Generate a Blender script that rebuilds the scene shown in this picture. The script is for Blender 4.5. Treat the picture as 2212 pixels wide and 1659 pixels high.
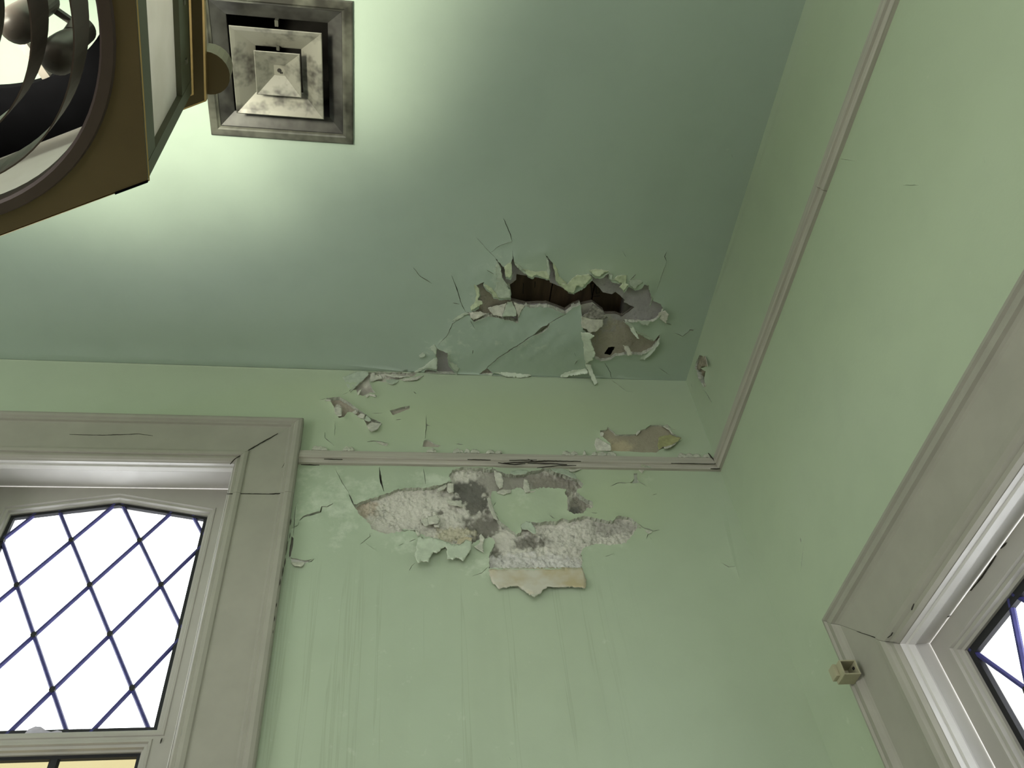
import bpy, math, random
import numpy as np
from mathutils import Matrix, Vector
from mathutils.geometry import delaunay_2d_cdt

for o in list(bpy.data.objects):
    bpy.data.objects.remove(o)
SC = bpy.context.scene
COL = SC.collection
random.seed(4)
R = math.radians

# ------------------------------------------------------------------ camera
IMG_W, IMG_H, FPX = 2212, 1659, 1858.8146
CAM = np.array([0.0, 0.0, 1.6])
ROT = np.array([[0.98952139, -0.11370897, -0.08898140],      # camera right
                [-0.03028536, -0.76601948, 0.64210353],      # camera up
                [0.14117442, 0.63268035, 0.76143638]])       # view direction
cam_data = bpy.data.cameras.new('camera')
cam = bpy.data.objects.new('camera', cam_data)
COL.objects.link(cam)
m = Matrix.Identity(4)
for i in range(3):
    m[i][0], m[i][1], m[i][2], m[i][3] = ROT[0][i], ROT[1][i], -ROT[2][i], CAM[i]
cam.matrix_world = m
cam_data.sensor_fit = 'HORIZONTAL'
cam_data.sensor_width = 36.0
cam_data.lens = FPX * 36.0 / IMG_W
cam_data.clip_start = 0.02
SC.camera = cam

# ------------------------------------------------------------------ room size
CEIL, BACK, RIGHT = 3.4, 1.46524, 0.82369     # ceiling z, back wall y, right wall x
LEFT, FRONT = -3.3, -3.3

# ------------------------------------------------------------------ sky, daylight, exposure
world = bpy.data.worlds.new('overcast_sky')
SC.world = world
world.use_nodes = True
bg = world.node_tree.nodes['Background']
bg.inputs[0].default_value = (0.98, 0.99, 1.0, 1)
bg.inputs[1].default_value = 6.3


def area(name, loc, rot, sx, sy, power, color):
    d = bpy.data.lights.new(name, 'AREA')
    d.shape = 'RECTANGLE'
    d.size, d.size_y, d.energy, d.color = sx, sy, power, color
    o = bpy.data.objects.new(name, d)
    o.location, o.rotation_euler = loc, rot
    COL.objects.link(o)
    return o


# daylight through the windows of the two walls behind the camera
area('daylight_front_window', (-0.9, FRONT + 0.03, 1.55), (R(90), 0, 0), 2.6, 1.7, 2, (1.0, 0.99, 0.95))
area('daylight_side_window', (LEFT + 0.03, -0.9, 1.55), (R(90), 0, R(-90)), 2.4, 1.7, 31, (1.0, 0.99, 0.95))

vs = SC.view_settings
vs.view_transform = 'Standard'
vs.look = 'None'
vs.exposure = -0.52
vs.gamma = 1.0
vs.use_curve_mapping = False
SC.cycles.use_denoising = True
SC.cycles.max_bounces = 8
SC.cycles.diffuse_bounces = 4
SC.cycles.use_adaptive_sampling = True
SC.cycles.adaptive_threshold = 0.03
SC.cycles.transparent_max_bounces = 12
SC.cycles.sample_clamp_indirect = 6.0


# ------------------------------------------------------------------ noise
def _hash(ix, iy, seed):
    v = np.sin(ix * 127.1 + iy * 311.7 + seed * 74.7) * 43758.5453
    return v - np.floor(v)


def vnoise(x, y, seed=0):
    x, y = np.asarray(x, float), np.asarray(y, float)
    ix, iy = np.floor(x), np.floor(y)
    fx, fy = x - ix, y - iy
    fx, fy = fx * fx * (3 - 2 * fx), fy * fy * (3 - 2 * fy)
    a, b = _hash(ix, iy, seed), _hash(ix + 1, iy, seed)
    c, d = _hash(ix, iy + 1, seed), _hash(ix + 1, iy + 1, seed)
    return (a + (b - a) * fx) * (1 - fy) + (c + (d - c) * fx) * fy


def fbm(x, y, octaves=4, seed=0):
    s, a, t = 0.0, 1.0, 0.0
    for k in range(octaves):
        s = s + a * vnoise(np.asarray(x) * 2 ** k, np.asarray(y) * 2 ** k, seed + k * 13)
        t += a
        a *= 0.55
    return s / t


# ------------------------------------------------------------------ surfaces and tracing
def rays(px):
    px = np.atleast_2d(np.asarray(px, float))
    d = np.stack([(px[:, 0] - IMG_W / 2) / FPX, -(px[:, 1] - IMG_H / 2) / FPX, np.ones(len(px))], 1)
    return d @ ROT


class Plane:
    """a room surface: axis it is perpendicular to, its place, (u, v) axes; lift goes into the room"""
    def __init__(self, axis, place, ua, va, flip):
        self.axis, self.place, self.ua, self.va, self.flip = axis, place, ua, va, flip

    def at(self, px, lift=0.0):
        d = rays(px)
        pl = self.place - np.broadcast_to(np.asarray(lift, float), (len(d),)) - CAM[self.axis]
        return CAM + d * (pl / d[:, self.axis])[:, None]

    def uv(self, px):
        p = self.at(px)
        return p[:, [self.ua, self.va]]

    def xyz(self, uv, lift=0.0):
        uv = np.atleast_2d(uv)
        p = np.zeros((len(uv), 3))
        p[:, self.ua], p[:, self.va], p[:, self.axis] = uv[:, 0], uv[:, 1], self.place - lift
        return p

    def px(self, uv):
        p = (self.xyz(uv) - CAM) @ ROT.T
        z = np.where(p[:, 2] > 0.15, p[:, 2], 0.15)
        return np.stack([IMG_W / 2 + FPX * p[:, 0] / z, IMG_H / 2 - FPX * p[:, 1] / z], 1)


PC = Plane(2, CEIL, 0, 1, True)
PB = Plane(1, BACK, 0, 2, False)
PR = Plane(0, RIGHT, 1, 2, True)


def crop(x0, y0, s, pts):
    return [(x0 + x / s, y0 + y / s) for x, y in pts]


def k6(p): return crop(880, 540, 5.1833, p)
def k7(p): return crop(1180, 540, 5.1833, p)
def k2(p): return crop(860, 460, 3.16, p)
def kw(p): return crop(620, 780, 5.821, p)
def kl(p): return crop(600, 990, 5.53, p)
def km(p): return crop(880, 990, 6.6375, p)
def k4(p): return crop(1020, 1000, 5.1857, p)
def k5(p): return crop(1200, 1000, 5.027, p)
def kr(p): return crop(1240, 890, 6.1444, p)
def kc(p): return crop(1440, 720, 9.2188, p)
def k3(p): return crop(600, 760, 2.212, p)


def jag(pts, amp=2.0, step=3.0, seed=0, closed=True, scale=0.16):
    out = []
    n = len(pts)
    for i in range(n if closed else n - 1):
        a, b = np.array(pts[i], float), np.array(pts[(i + 1) % n], float)
        L = np.linalg.norm(b - a)
        k = max(1, int(L / step))
        nrm = np.array([-(b - a)[1], (b - a)[0]]) / max(L, 1e-6)
        for j in range(k):
            t = j / k
            q = a + (b - a) * t
            f = (fbm(q[0] * scale, q[1] * scale, 3, seed) - 0.5) * 2.2
            w = 1.0 if j else 0.4
            out.append(tuple(q + nrm * f * amp * w))
    if not closed:
        out.append(tuple(pts[-1]))
    return out


def crack(pts, w=2.0, amp=1.2, seed=0, taper=True, thin=.74):
    """a thin closed outline around a polyline, thick in the middle and pointed at the ends"""
    c = np.array(jag(pts, amp, 4.0, seed, False, 0.2))
    t = np.gradient(c, axis=0)
    t /= np.linalg.norm(t, axis=1)[:, None] + 1e-9
    nrm = np.stack([-t[:, 1], t[:, 0]], 1)
    s = np.linspace(0, 1, len(c))
    prof = (np.sin(np.pi * np.clip(s, 0.02, 0.98)) ** 0.6 if taper else np.ones(len(c)))
    w = w * thin
    prof = prof * (0.45 + 0.9 * vnoise(c[:, 0] * 0.13, c[:, 1] * 0.13, seed + 5)) * w * 0.5
    a, b = c + nrm * prof[:, None], c - nrm * prof[:, None]
    return [tuple(x) for x in a] + [tuple(x) for x in b[::-1]]


def inside(pts, poly):
    pts, poly = np.asarray(pts, float), np.asarray(poly, float)
    r = np.zeros(len(pts), bool)
    lo, hi = poly.min(0), poly.max(0)
    sel = np.where((pts >= lo).all(1) & (pts <= hi).all(1))[0]
    if not len(sel):
        return r
    x, y = pts[sel, 0], pts[sel, 1]
    c = np.zeros(len(sel), bool)
    n = len(poly)
    for i in range(n):
        x0, y0 = poly[i]
        x1, y1 = poly[(i + 1) % n]
        if y0 == y1:
            continue
        c ^= ((y0 > y) != (y1 > y)) & (x < (x1 - x0) * (y - y0) / (y1 - y0) + x0)
    r[sel] = c
    return r


def seg_dist(pts, poly, closed=True):
    pts, poly = np.asarray(pts, float), np.asarray(poly, float)
    d = np.full(len(pts), 1e9)
    n = len(poly)
    for i in range(n if closed else n - 1):
        a, b = poly[i], poly[(i + 1) % n]
        ab = b - a
        L2 = ab @ ab
        if L2 < 1e-12:
            continue
        t = np.clip(((pts - a) @ ab) / L2, 0, 1)
        q = pts - a - t[:, None] * ab
        d = np.minimum(d, np.hypot(q[:, 0], q[:, 1]))
    return d


# ------------------------------------------------------------------ materials
def new_mat(name):
    mt = bpy.data.materials.new(name)
    mt.use_nodes = True
    nt = mt.node_tree
    return mt, nt, nt.nodes['Principled BSDF']


def N(nt, kind, **kw):
    n = nt.nodes.new(kind)
    for k, v in kw.items():
        if k in ('operation', 'blend_type', 'data_type', 'noise_dimensions', 'attribute_name', 'feature', 'interpolation'):
            setattr(n, k, v)
    return n


def ramp(nt, src, stops):
    r = nt.nodes.new('ShaderNodeValToRGB')
    e = r.color_ramp.elements
    e[0].position, e[0].color = stops[0][0], stops[0][1]
    e[1].position, e[1].color = stops[-1][0], stops[-1][1]
    for p, c in stops[1:-1]:
        x = e.new(p)
        x.color = c
    nt.links.new(src, r.inputs[0])
    return r


def mix(nt, fac, a, b, mode='MIX'):
    n = nt.nodes.new('ShaderNodeMix')
    n.data_type = 'RGBA'
    n.blend_type = mode
    for sock, v in ((n.inputs[0], fac), (n.inputs[6], a), (n.inputs[7], b)):
        if isinstance(v, (int, float)):
            sock.default_value = v
        elif isinstance(v, tuple):
            sock.default_value = v if len(v) == 4 else (*v, 1)
        else:
            nt.links.new(v, sock)
    return n.outputs[2]


def noise(nt, scale, detail=4, rough=0.55, vec=None, stretch=None):
    n = nt.nodes.new('ShaderNodeTexNoise')
    n.inputs['Scale'].default_value = scale
    n.inputs['Detail'].default_value = min(detail, 3) if detail < 6 else detail - 2
    n.inputs['Roughness'].default_value = rough
    g = nt.nodes.new('ShaderNodeNewGeometry')
    src = g.outputs['Position']
    if stretch:
        mp = nt.nodes.new('ShaderNodeMapping')
        mp.inputs['Scale'].default_value = stretch
        nt.links.new(src, mp.inputs[0])
        src = mp.outputs[0]
    nt.links.new(src, n.inputs['Vector'])
    return n.outputs['Fac']


def bump(nt, bsdf, h, strength, dist):
    b = nt.nodes.new('ShaderNodeBump')
    b.inputs['Strength'].default_value = strength
    b.inputs['Distance'].default_value = dist
    nt.links.new(h, b.inputs['Height'])
    nt.links.new(b.outputs[0], bsdf.inputs['Normal'])


def g(v):
    return (v, v, v, 1)


def paint_mat(name, base, tint, drips=None, rough=0.55):
    mt, nt, b = new_mat(name)
    c = mix(nt, ramp(nt, noise(nt, 2.2, 3), [(0.35, g(0)), (0.68, g(1))]).outputs[0], base, tint)
    c = mix(nt, ramp(nt, noise(nt, 11, 5, 0.6), [(0.45, g(0)), (0.75, g(0.30))]).outputs[0], c, tuple(x * 0.86 for x in base))
    # chalky efflorescence where damp came through (attribute, broken up by noise)
    at = nt.nodes.new('ShaderNodeAttribute')
    at.attribute_name = 'bloom'
    add = nt.nodes.new('ShaderNodeMath')
    add.operation = 'MULTIPLY_ADD'
    nt.links.new(noise(nt, 38, 5, 0.65), add.inputs[0])
    add.inputs[1].default_value = 1.0
    nt.links.new(at.outputs['Fac'], add.inputs[2])
    bl = ramp(nt, add.outputs[0], [(0.72, g(0)), (1.0, g(1))])
    bm = nt.nodes.new('ShaderNodeMath')
    bm.operation = 'MULTIPLY'
    nt.links.new(bl.outputs[0], bm.inputs[0])
    bm.inputs[1].default_value = 0.62
    c = mix(nt, bm.outputs[0], c, (0.62, 0.68, 0.55, 1))
    # yellowed, damp areas; also the warm light painted on the right wall
    at2 = nt.nodes.new('ShaderNodeAttribute')
    at2.attribute_name = 'damp_glow'
    c = mix(nt, at2.outputs['Fac'], c, (base[0] * 1.0, base[1] * 1.0, base[2] * 0.86, 1))
    if drips:
        at3 = nt.nodes.new('ShaderNodeAttribute')
        at3.attribute_name = 'drip'
        st = ramp(nt, noise(nt, 1.0, 3, 0.6, stretch=(44, 1, 1.1)), [(0.57, g(0)), (0.605, g(1)), (0.64, g(0.05))])
        wide = ramp(nt, noise(nt, 1.0, 2, 0.5, stretch=(16, 1, 0.9)), [(0.42, g(0)), (0.7, g(0.8))])
        s = mix(nt, 0.5, st.outputs[0], wide.outputs[0], 'ADD')
        mm = nt.nodes.new('ShaderNodeMath')
        mm.operation = 'MULTIPLY'
        nt.links.new(s, mm.inputs[0])
        nt.links.new(at3.outputs['Fac'], mm.inputs[1])
        m2 = nt.nodes.new('ShaderNodeMath')
        m2.operation = 'MULTIPLY'
        nt.links.new(mm.outputs[0], m2.inputs[0])
        m2.inputs[1].default_value = 0.34
        c = mix(nt, m2.outputs[0], c, (base[0] * 0.66, base[1] * 0.64, base[2] * 0.62, 1))
    nt.links.new(c, b.inputs['Base Color'])
    b.inputs['Roughness'].default_value = rough
    b.inputs['Specular IOR Level'].default_value = 0.35
    bump(nt, b, noise(nt, 130, 4, 0.6), 0.12, 0.002)
    return mt


def plain(name, color, rough=0.6, metal=0.0, var=0.12, scale=30, bstr=0.15, bdist=0.001, spec=0.4, stretch=None, dark=None):
    mt, nt, b = new_mat(name)
    nz = noise(nt, scale, 5, 0.6, stretch=stretch)
    d = dark or tuple(x * (1 - 2.2 * var) for x in color)
    c = mix(nt, ramp(nt, nz, [(0.38, g(0)), (0.66, g(1))]).outputs[0], (*d, 1), (*color, 1))
    nt.links.new(c, b.inputs['Base Color'])
    b.inputs['Roughness'].default_value = rough
    b.inputs['Metallic'].default_value = metal
    b.inputs['Specular IOR Level'].default_value = spec
    if bstr:
        bump(nt, b, nz, bstr, bdist)
    return mt


WALLC = (0.40, 0.470, 0.335)
M = {}
M['wall'] = paint_mat('green_wall_paint', WALLC, (0.39, 0.465, 0.335), drips=True)
M['wall_side'] = paint_mat('green_side_wall_paint', WALLC, (0.40, 0.475, 0.325))
M['ceil'] = paint_mat('green_ceiling_paint', (0.38, 0.465, 0.38), (0.37, 0.455, 0.375), rough=0.5)
M['flake'] = plain('loose_green_paint', (0.46, 0.53, 0.41), 0.6, var=0.09, scale=60)
M['flake_yellow'] = plain('yellowed_paint_curl', (0.50, 0.57, 0.37), 0.6, var=0.10, scale=70)
M['flake_back'] = plain('chalky_paint_back', (0.60, 0.60, 0.50), 0.85, var=0.12, scale=80)
M['edge'] = plain('broken_paint_edge', (0.55, 0.58, 0.47), 0.9, var=0.16, scale=120)
M['tan'] = plain('tan_undercoat', (0.45, 0.385, 0.235), 0.85, var=0.10, scale=17, dark=(0.55, 0.53, 0.44))
M['ochre'] = plain('ochre_paint', (0.36, 0.36, 0.17), 0.8, var=0.12, scale=60)
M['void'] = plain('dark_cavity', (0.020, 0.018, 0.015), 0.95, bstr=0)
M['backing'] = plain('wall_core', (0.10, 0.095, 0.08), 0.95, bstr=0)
M['trim'] = plain('old_cream_gloss_paint', (0.335, 0.322, 0.268), 0.5, var=0.035, scale=14, bstr=0.08, spec=0.35)
M['rail'] = plain('worn_rail_paint', (0.425, 0.402, 0.335), 0.5, var=0.08, scale=1, bstr=0.25, bdist=0.002, stretch=(6, 6, 190))
M['crackfill'] = plain('dirt_in_joint', (0.035, 0.03, 0.022), 0.95, bstr=0)
M['sash'] = plain('sash_white_gloss', (0.38, 0.365, 0.32), 0.32, var=0.03, scale=12, bstr=0.05, spec=0.5)
M['jamb'] = plain('jamb_white_gloss', (0.60, 0.585, 0.55), 0.28, var=0.03, scale=12, bstr=0.04, spec=0.5)
M['border'] = plain('black_lead_border', (0.014, 0.014, 0.017), 0.6, var=0.1, scale=90)
M['came'] = plain('lead_with_blue_glare', (0.050, 0.048, 0.20), 0.5, var=0.15, scale=60, bstr=0.3)  # lead bars with the blue fringe of lens glare painted into the colour
M['bronze'] = plain('bronze_lantern_metal', (0.115, 0.083, 0.038), 0.42, 0.35, var=0.06, scale=9, bstr=0.03)
M['brass'] = plain('brass_edge', (0.40, 0.27, 0.10), 0.35, 0.8, var=0.08, scale=20, bstr=0.05)
M['olive'] = plain('olive_painted_rail', (0.085, 0.085, 0.052), 0.5, 0.1, var=0.05, scale=18, bstr=0.03)
M['ring'] = plain('dark_louvre_metal', (0.065, 0.046, 0.036), 0.4, 0.3, var=0.05, scale=12, bstr=0.03)
M['lining'] = plain('black_lantern_lining', (0.002, 0.002, 0.0025), 0.9, bstr=0.0, spec=0.02)
M['socket'] = plain('grey_lamp_socket', (0.10, 0.09, 0.08), 0.5, bstr=0.02)
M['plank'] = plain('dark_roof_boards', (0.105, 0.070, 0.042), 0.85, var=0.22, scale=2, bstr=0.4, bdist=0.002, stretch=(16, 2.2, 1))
M['plastic'] = plain('yellowed_plastic', (0.36, 0.34, 0.22), 0.5, var=0.04, scale=30, bstr=0.03)
M['screw'] = plain('steel_screw', (0.30, 0.28, 0.24), 0.4, 0.8, bstr=0.02)
M['putty'] = plain('pale_putty', (0.55, 0.52, 0.60), 0.8, bstr=0.1)
M['floor'] = plain('worn_floor', (0.20, 0.15, 0.10), 0.5, scale=4)

# galvanised vent with soot
mt, nt, b = new_mat('sooty_vent_metal')
soot = ramp(nt, noise(nt, 17, 5, 0.6), [(0.36, g(0)), (0.62, g(1))])
c = mix(nt, soot.outputs[0], (0.115, 0.117, 0.092, 1), (0.032, 0.031, 0.025, 1))
nt.links.new(c, b.inputs['Base Color'])
b.inputs['Metallic'].default_value = 0.25
b.inputs['Roughness'].default_value = 0.33
bump(nt, b, noise(nt, 60, 3), 0.04, 0.002)
M['vent'] = mt
M['throat'] = plain('shaded_throat_metal', (.060, .060, .053), .45, .2, var=.3, scale=16, bstr=.03, dark=(.02, .019, .017))  # shade of the vent recess painted in as a darker metal
mt, nt, b = new_mat('vent_core_metal')
soot = ramp(nt, noise(nt, 22, 4, 0.6), [(0.47, g(0)), (0.66, g(1))])
c = mix(nt, soot.outputs[0], (0.20, 0.196, 0.162, 1), (0.05, 0.047, 0.04, 1))
nt.links.new(c, b.inputs['Base Color'])
b.inputs['Metallic'].default_value = 0.25
b.inputs['Roughness'].default_value = 0.35
M['vent_core'] = mt

# plaster: its own colour varies from spot to spot (attribute), with coarse grit
mt, nt, b = new_mat('exposed_plaster')
at = nt.nodes.new('ShaderNodeAttribute')
at.attribute_name = 'tone'
sp = ramp(nt, noise(nt, 190, 6, 0.75), [(0.34, g(0.72)), (0.52, g(1.0)), (0.8, g(1.05))])
c = mix(nt, at.outputs['Alpha'], at.outputs['Color'], sp.outputs[0], 'MULTIPLY')
pit = ramp(nt, noise(nt, 75, 5, 0.7), [(0.30, g(0.55)), (0.42, g(1.0)), (0.7, g(1.06))])
c = mix(nt, at.outputs['Alpha'], c, pit.outputs[0], 'MULTIPLY')
nt.links.new(c, b.inputs['Base Color'])
b.inputs['Roughness'].default_value = 0.95
b.inputs['Specular IOR Level'].default_value = 0.1
bump(nt, b, noise(nt, 240, 6, 0.75), 0.5, 0.003)
M['plaster'] = mt

# glass
def glass_mat(name, tint, gloss=0.06):
    mt = bpy.data.materials.new(name)
    mt.use_nodes = True
    nt = mt.node_tree
    nt.nodes.remove(nt.nodes['Principled BSDF'])
    t = nt.nodes.new('ShaderNodeBsdfTransparent')
    t.inputs[0].default_value = (*tint, 1)
    gl = nt.nodes.new('ShaderNodeBsdfGlossy')
    gl.inputs['Roughness'].default_value = 0.06
    mx = nt.nodes.new('ShaderNodeMixShader')
    mx.inputs[0].default_value = gloss
    nz = noise(nt, 25, 2)
    bp = nt.nodes.new('ShaderNodeBump')
    bp.inputs['Strength'].default_value = 0.1
    nt.links.new(nz, bp.inputs['Height'])
    nt.links.new(bp.outputs[0], gl.inputs['Normal'])
    nt.links.new(t.outputs[0], mx.inputs[1])
    nt.links.new(gl.outputs[0], mx.inputs[2])
    nt.links.new(mx.outputs[0], nt.nodes['Material Output'].inputs[0])
    return mt


M['glass'] = glass_mat('clear_window_glass', (0.95, 0.96, 0.97))
M['amber'] = glass_mat('amber_window_glass', (0.46, 0.43, 0.31))

# frosted lantern panel
mt = bpy.data.materials.new('frosted_lantern_glass')
mt.use_nodes = True
nt = mt.node_tree
nt.nodes.remove(nt.nodes['Principled BSDF'])
df = nt.nodes.new('ShaderNodeBsdfDiffuse')
tr = nt.nodes.new('ShaderNodeBsdfTranslucent')
mx = nt.nodes.new('ShaderNodeMixShader')
cc = mix(nt, ramp(nt, noise(nt, 14, 4), [(0.4, g(0)), (0.7, g(1))]).outputs[0], (0.82, 0.81, 0.76, 1), (0.88, 0.87, 0.83, 1))
nt.links.new(cc, df.inputs[0])
nt.links.new(cc, tr.inputs[0])
mx.inputs[0].default_value = 0.80
nt.links.new(df.outputs[0], mx.inputs[1])
nt.links.new(tr.outputs[0], mx.inputs[2])
nt.links.new(mx.outputs[0], nt.nodes['Material Output'].inputs[0])
M['frost'] = mt

mt, nt, b = new_mat('lit_lamp_bulb')
b.inputs['Base Color'].default_value = (0.9, 0.88, 0.8, 1)
b.inputs['Emission Color'].default_value = (1.0, 0.93, 0.74, 1)
b.inputs['Emission Strength'].default_value = 6.0
M['bulb_on'] = mt
M['bulb_off'] = plain('dead_lamp_bulb', (0.075, 0.065, 0.058), 0.35, var=0.05, bstr=0)


# ------------------------------------------------------------------ mesh helpers
def link(name, verts, faces, mats, parent=None, smooth=False, mat_idx=None):
    me = bpy.data.meshes.new(name)
    me.from_pydata([tuple(map(float, v)) for v in verts], [], [tuple(map(int, f)) for f in faces])
    for mm_ in (mats if isinstance(mats, (list, tuple)) else [mats]):
        me.materials.append(mm_)
    if mat_idx is not None:
        me.polygons.foreach_set('material_index', np.asarray(mat_idx, dtype=np.int32))
    if smooth:
        me.polygons.foreach_set('use_smooth', np.ones(len(me.polygons), bool) if smooth is True else np.asarray(smooth, bool))
    me.update()
    o = bpy.data.objects.new(name, me)
    COL.objects.link(o)
    if parent is not None:
        o.parent = parent
    return o


def tag(o, label=None, cat=None, kind=None, group=None):
    if label: o['label'] = label
    if cat: o['category'] = cat
    if kind: o['kind'] = kind
    if group: o['group'] = group
    return o


def empty(name, loc=(0, 0, 0)):
    o = bpy.data.objects.new(name, None)
    o.location = loc
    o.empty_display_size = 0.05
    COL.objects.link(o)
    return o


def box(x0, x1, y0, y1, z0, z1):
    v = [(x, y, z) for x in (x0, x1) for y in (y0, y1) for z in (z0, z1)]
    f = [(0, 1, 3, 2), (4, 6, 7, 5), (0, 4, 5, 1), (2, 3, 7, 6), (0, 2, 6, 4), (1, 5, 7, 3)]
    return v, f


class MB:
    def __init__(self):
        self.v, self.f, self.mi = [], [], []

    def add(self, vf, mi=0):
        n = len(self.v)
        self.v += [tuple(p) for p in vf[0]]
        self.f += [tuple(i + n for i in f) for f in vf[1]]
        self.mi += [mi] * len(vf[1])
        return self

    def xf(self, fn):
        self.v = [tuple(fn(p)) for p in self.v]
        return self

    def build(self, name, mats, parent=None, smooth=False):
        return link(name, self.v, self.f, mats, parent, smooth, self.mi if isinstance(mats, (list, tuple)) else None)


def bevel(o, w=0.002, seg=2):
    md = o.modifiers.new('bevel', 'BEVEL')
    md.width, md.segments, md.limit_method, md.angle_limit = w, seg, 'ANGLE', R(35)
    return o


def triangulate(polys, pts):
    """constrained Delaunay over closed outlines plus loose points"""
    vs, es = [], []
    for p in polys:
        n0 = len(vs)
        vs += [Vector((float(a), float(b_))) for a, b_ in p]
        es += [(n0 + i, n0 + (i + 1) % len(p)) for i in range(len(p))]
    vs += [Vector((float(a), float(b_))) for a, b_ in pts]
    r = delaunay_2d_cdt(vs, es, [], 0, 1e-7)
    return np.array([(q.x, q.y) for q in r[0]]), np.array([tuple(t) for t in r[2] if len(t) == 3], dtype=int)


def sheet(name, plane, rect, holes_uv, pts_uv, lift_fn, mats, depth, attrs=None, parent=None):
    """a painted surface with openings, raised where lift_fn says, with its broken edges"""
    pts = np.asarray(pts_uv, float)
    keep = np.ones(len(pts), bool)
    for h in holes_uv:
        keep &= ~inside(pts, h)
    uv, tri = triangulate([rect] + list(holes_uv), pts[keep])
    cen = uv[tri].mean(1)
    ok = inside(cen, rect)
    for h in holes_uv:
        ok &= ~inside(cen, h)
    tri = tri[ok]
    used = np.unique(tri)
    remap = -np.ones(len(uv), int)
    remap[used] = np.arange(len(used))
    uv, tri = uv[used], remap[tri]
    lift = lift_fn(uv) if lift_fn else np.zeros(len(uv))
    co = plane.xyz(uv, lift)
    a, b_, c_ = co[tri[:, 0]], co[tri[:, 1]], co[tri[:, 2]]
    nr = np.cross(b_ - a, c_ - a)[:, plane.axis]
    fl = nr > 0                                    # the room lies on the low side of all three surfaces
    tri[fl] = tri[fl][:, ::-1]
    e = np.concatenate([tri[:, [0, 1]], tri[:, [1, 2]], tri[:, [2, 0]]])
    key = {}
    for x, y in e:
        key[(x, y)] = 1
    bnd = [(x, y) for x, y in e if (y, x) not in key]
    faces = [tuple(t) for t in tri]
    mi = [0] * len(faces)
    sm = [True] * len(faces)
    verts = list(map(tuple, co))
    extra = {}

    def back_of(i, lvl):
        if (i, lvl) not in extra:
            p = list(co[i])
            if lvl:
                p[plane.axis] = plane.place + depth
            extra[(i, lvl)] = len(verts)
            verts.append(tuple(p))
        return extra[(i, lvl)]
    for x, y in bnd:
        faces.append((back_of(y, 0), back_of(x, 0), back_of(x, 1), back_of(y, 1)))
        mi.append(1)
        sm.append(False)
    o = link(name, verts, faces, mats, parent, sm, mi)
    if attrs:
        full = np.array([plane.px(uv)]).reshape(-1, 2)
        for an, fn in attrs.items():
            at_ = o.data.attributes.new(an, 'FLOAT', 'POINT')
            vals = np.zeros(len(verts), np.float32)
            vals[:len(uv)] = fn(full)
            for (i, lvl), j in extra.items():
                vals[j] = vals[i]
            at_.data.foreach_set('value', vals)
    return o


def grid_px(x0, y0, x1, y1, step, seed=1):
    xs, ys = np.meshgrid(np.arange(x0, x1, step), np.arange(y0, y1, step))
    p = np.stack([xs.ravel(), ys.ravel()], 1).astype(float)
    rg = np.random.RandomState(seed)
    return p + rg.uniform(-0.3, 0.3, p.shape) * step


def blobs(px, items):
    """soft union of (x, y, rx, ry, strength)"""
    v = np.zeros(len(px))
    for x, y, rx, ry, s in items:
        d = ((px[:, 0] - x) / rx) ** 2 + ((px[:, 1] - y) / ry) ** 2
        v = np.maximum(v, s * np.exp(-d))
    return v


def plaster(name, parent, plane, hole, grow, step, depth, relief, tones, base, cut=(), seed=0, grit=.35):
    """what lies bare behind a paint hole: rough, with patches of its own colours"""
    hp = np.array(hole)
    lo, hi = hp.min(0) - grow, hp.max(0) + grow
    pts = grid_px(lo[0], lo[1], hi[0], hi[1], step, seed)
    rect = [(lo[0], lo[1]), (hi[0], lo[1]), (hi[0], hi[1]), (lo[0], hi[1])]
    for c_ in cut:
        pts = pts[~inside(pts, c_)]
    px, tri = triangulate([rect] + list(cut), pts)
    cen = px[tri].mean(1)
    ok = inside(cen, hole) | (seg_dist(cen, hole) < grow)
    for c_ in cut:
        ok &= ~inside(cen, c_)
    tri = tri[ok]
    used = np.unique(tri)
    remap = -np.ones(len(px), int)
    remap[used] = np.arange(len(used))
    px, tri = px[used], remap[tri]
    n1 = fbm(px[:, 0] * 0.045, px[:, 1] * 0.045, 4, seed)
    n2 = fbm(px[:, 0] * 0.22, px[:, 1] * 0.22, 3, seed + 3)
    rough = (n1 - 0.5) * 1.2 + (n2 - 0.5) * 0.9
    col = np.tile(np.array(base, float), (len(px), 1))
    low = np.zeros(len(px))
    for (x, y, rx, ry, colr, sink, edge) in tones:
        d = np.sqrt(((px[:, 0] - x) / rx) ** 2 + ((px[:, 1] - y) / ry) ** 2)
        w = 1 - d + (fbm(px[:, 0] * 0.11, px[:, 1] * 0.11, 4, seed + 9) - 0.5) * 1.5
        w = np.clip(w / edge + 0.5, 0, 1)
        col = col * (1 - w[:, None]) + np.array(colr) * w[:, None]
        low = low * (1 - w) + sink * w
    big = fbm(px[:, 0] * .013, px[:, 1] * .013, 3, seed + 30)
    col = col * (.82 + .36 * fbm(px[:, 0] * .035, px[:, 1] * .035, 4, seed + 40))[:, None]
    crumb = np.clip((big - .38) * 4, 0, 1)
    rough = rough * (.35 + .9 * crumb)
    uv = plane.uv(px)
    lift = -depth + rough * relief - low
    lift = np.minimum(lift, -0.0012)
    co = plane.xyz(uv, lift)
    a, b_, c_ = co[tri[:, 0]], co[tri[:, 1]], co[tri[:, 2]]
    nr = np.cross(b_ - a, c_ - a)[:, plane.axis]
    tri[nr > 0] = tri[nr > 0][:, ::-1]
    o = link(name, co, tri, M['plaster'], parent, True)
    ca = o.data.attributes.new('tone', 'FLOAT_COLOR', 'POINT')
    ca.data.foreach_set('color', np.concatenate([col, (grit * (.25 + .85 * crumb))[:, None]], 1).astype(np.float32).ravel())
    return o


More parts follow.
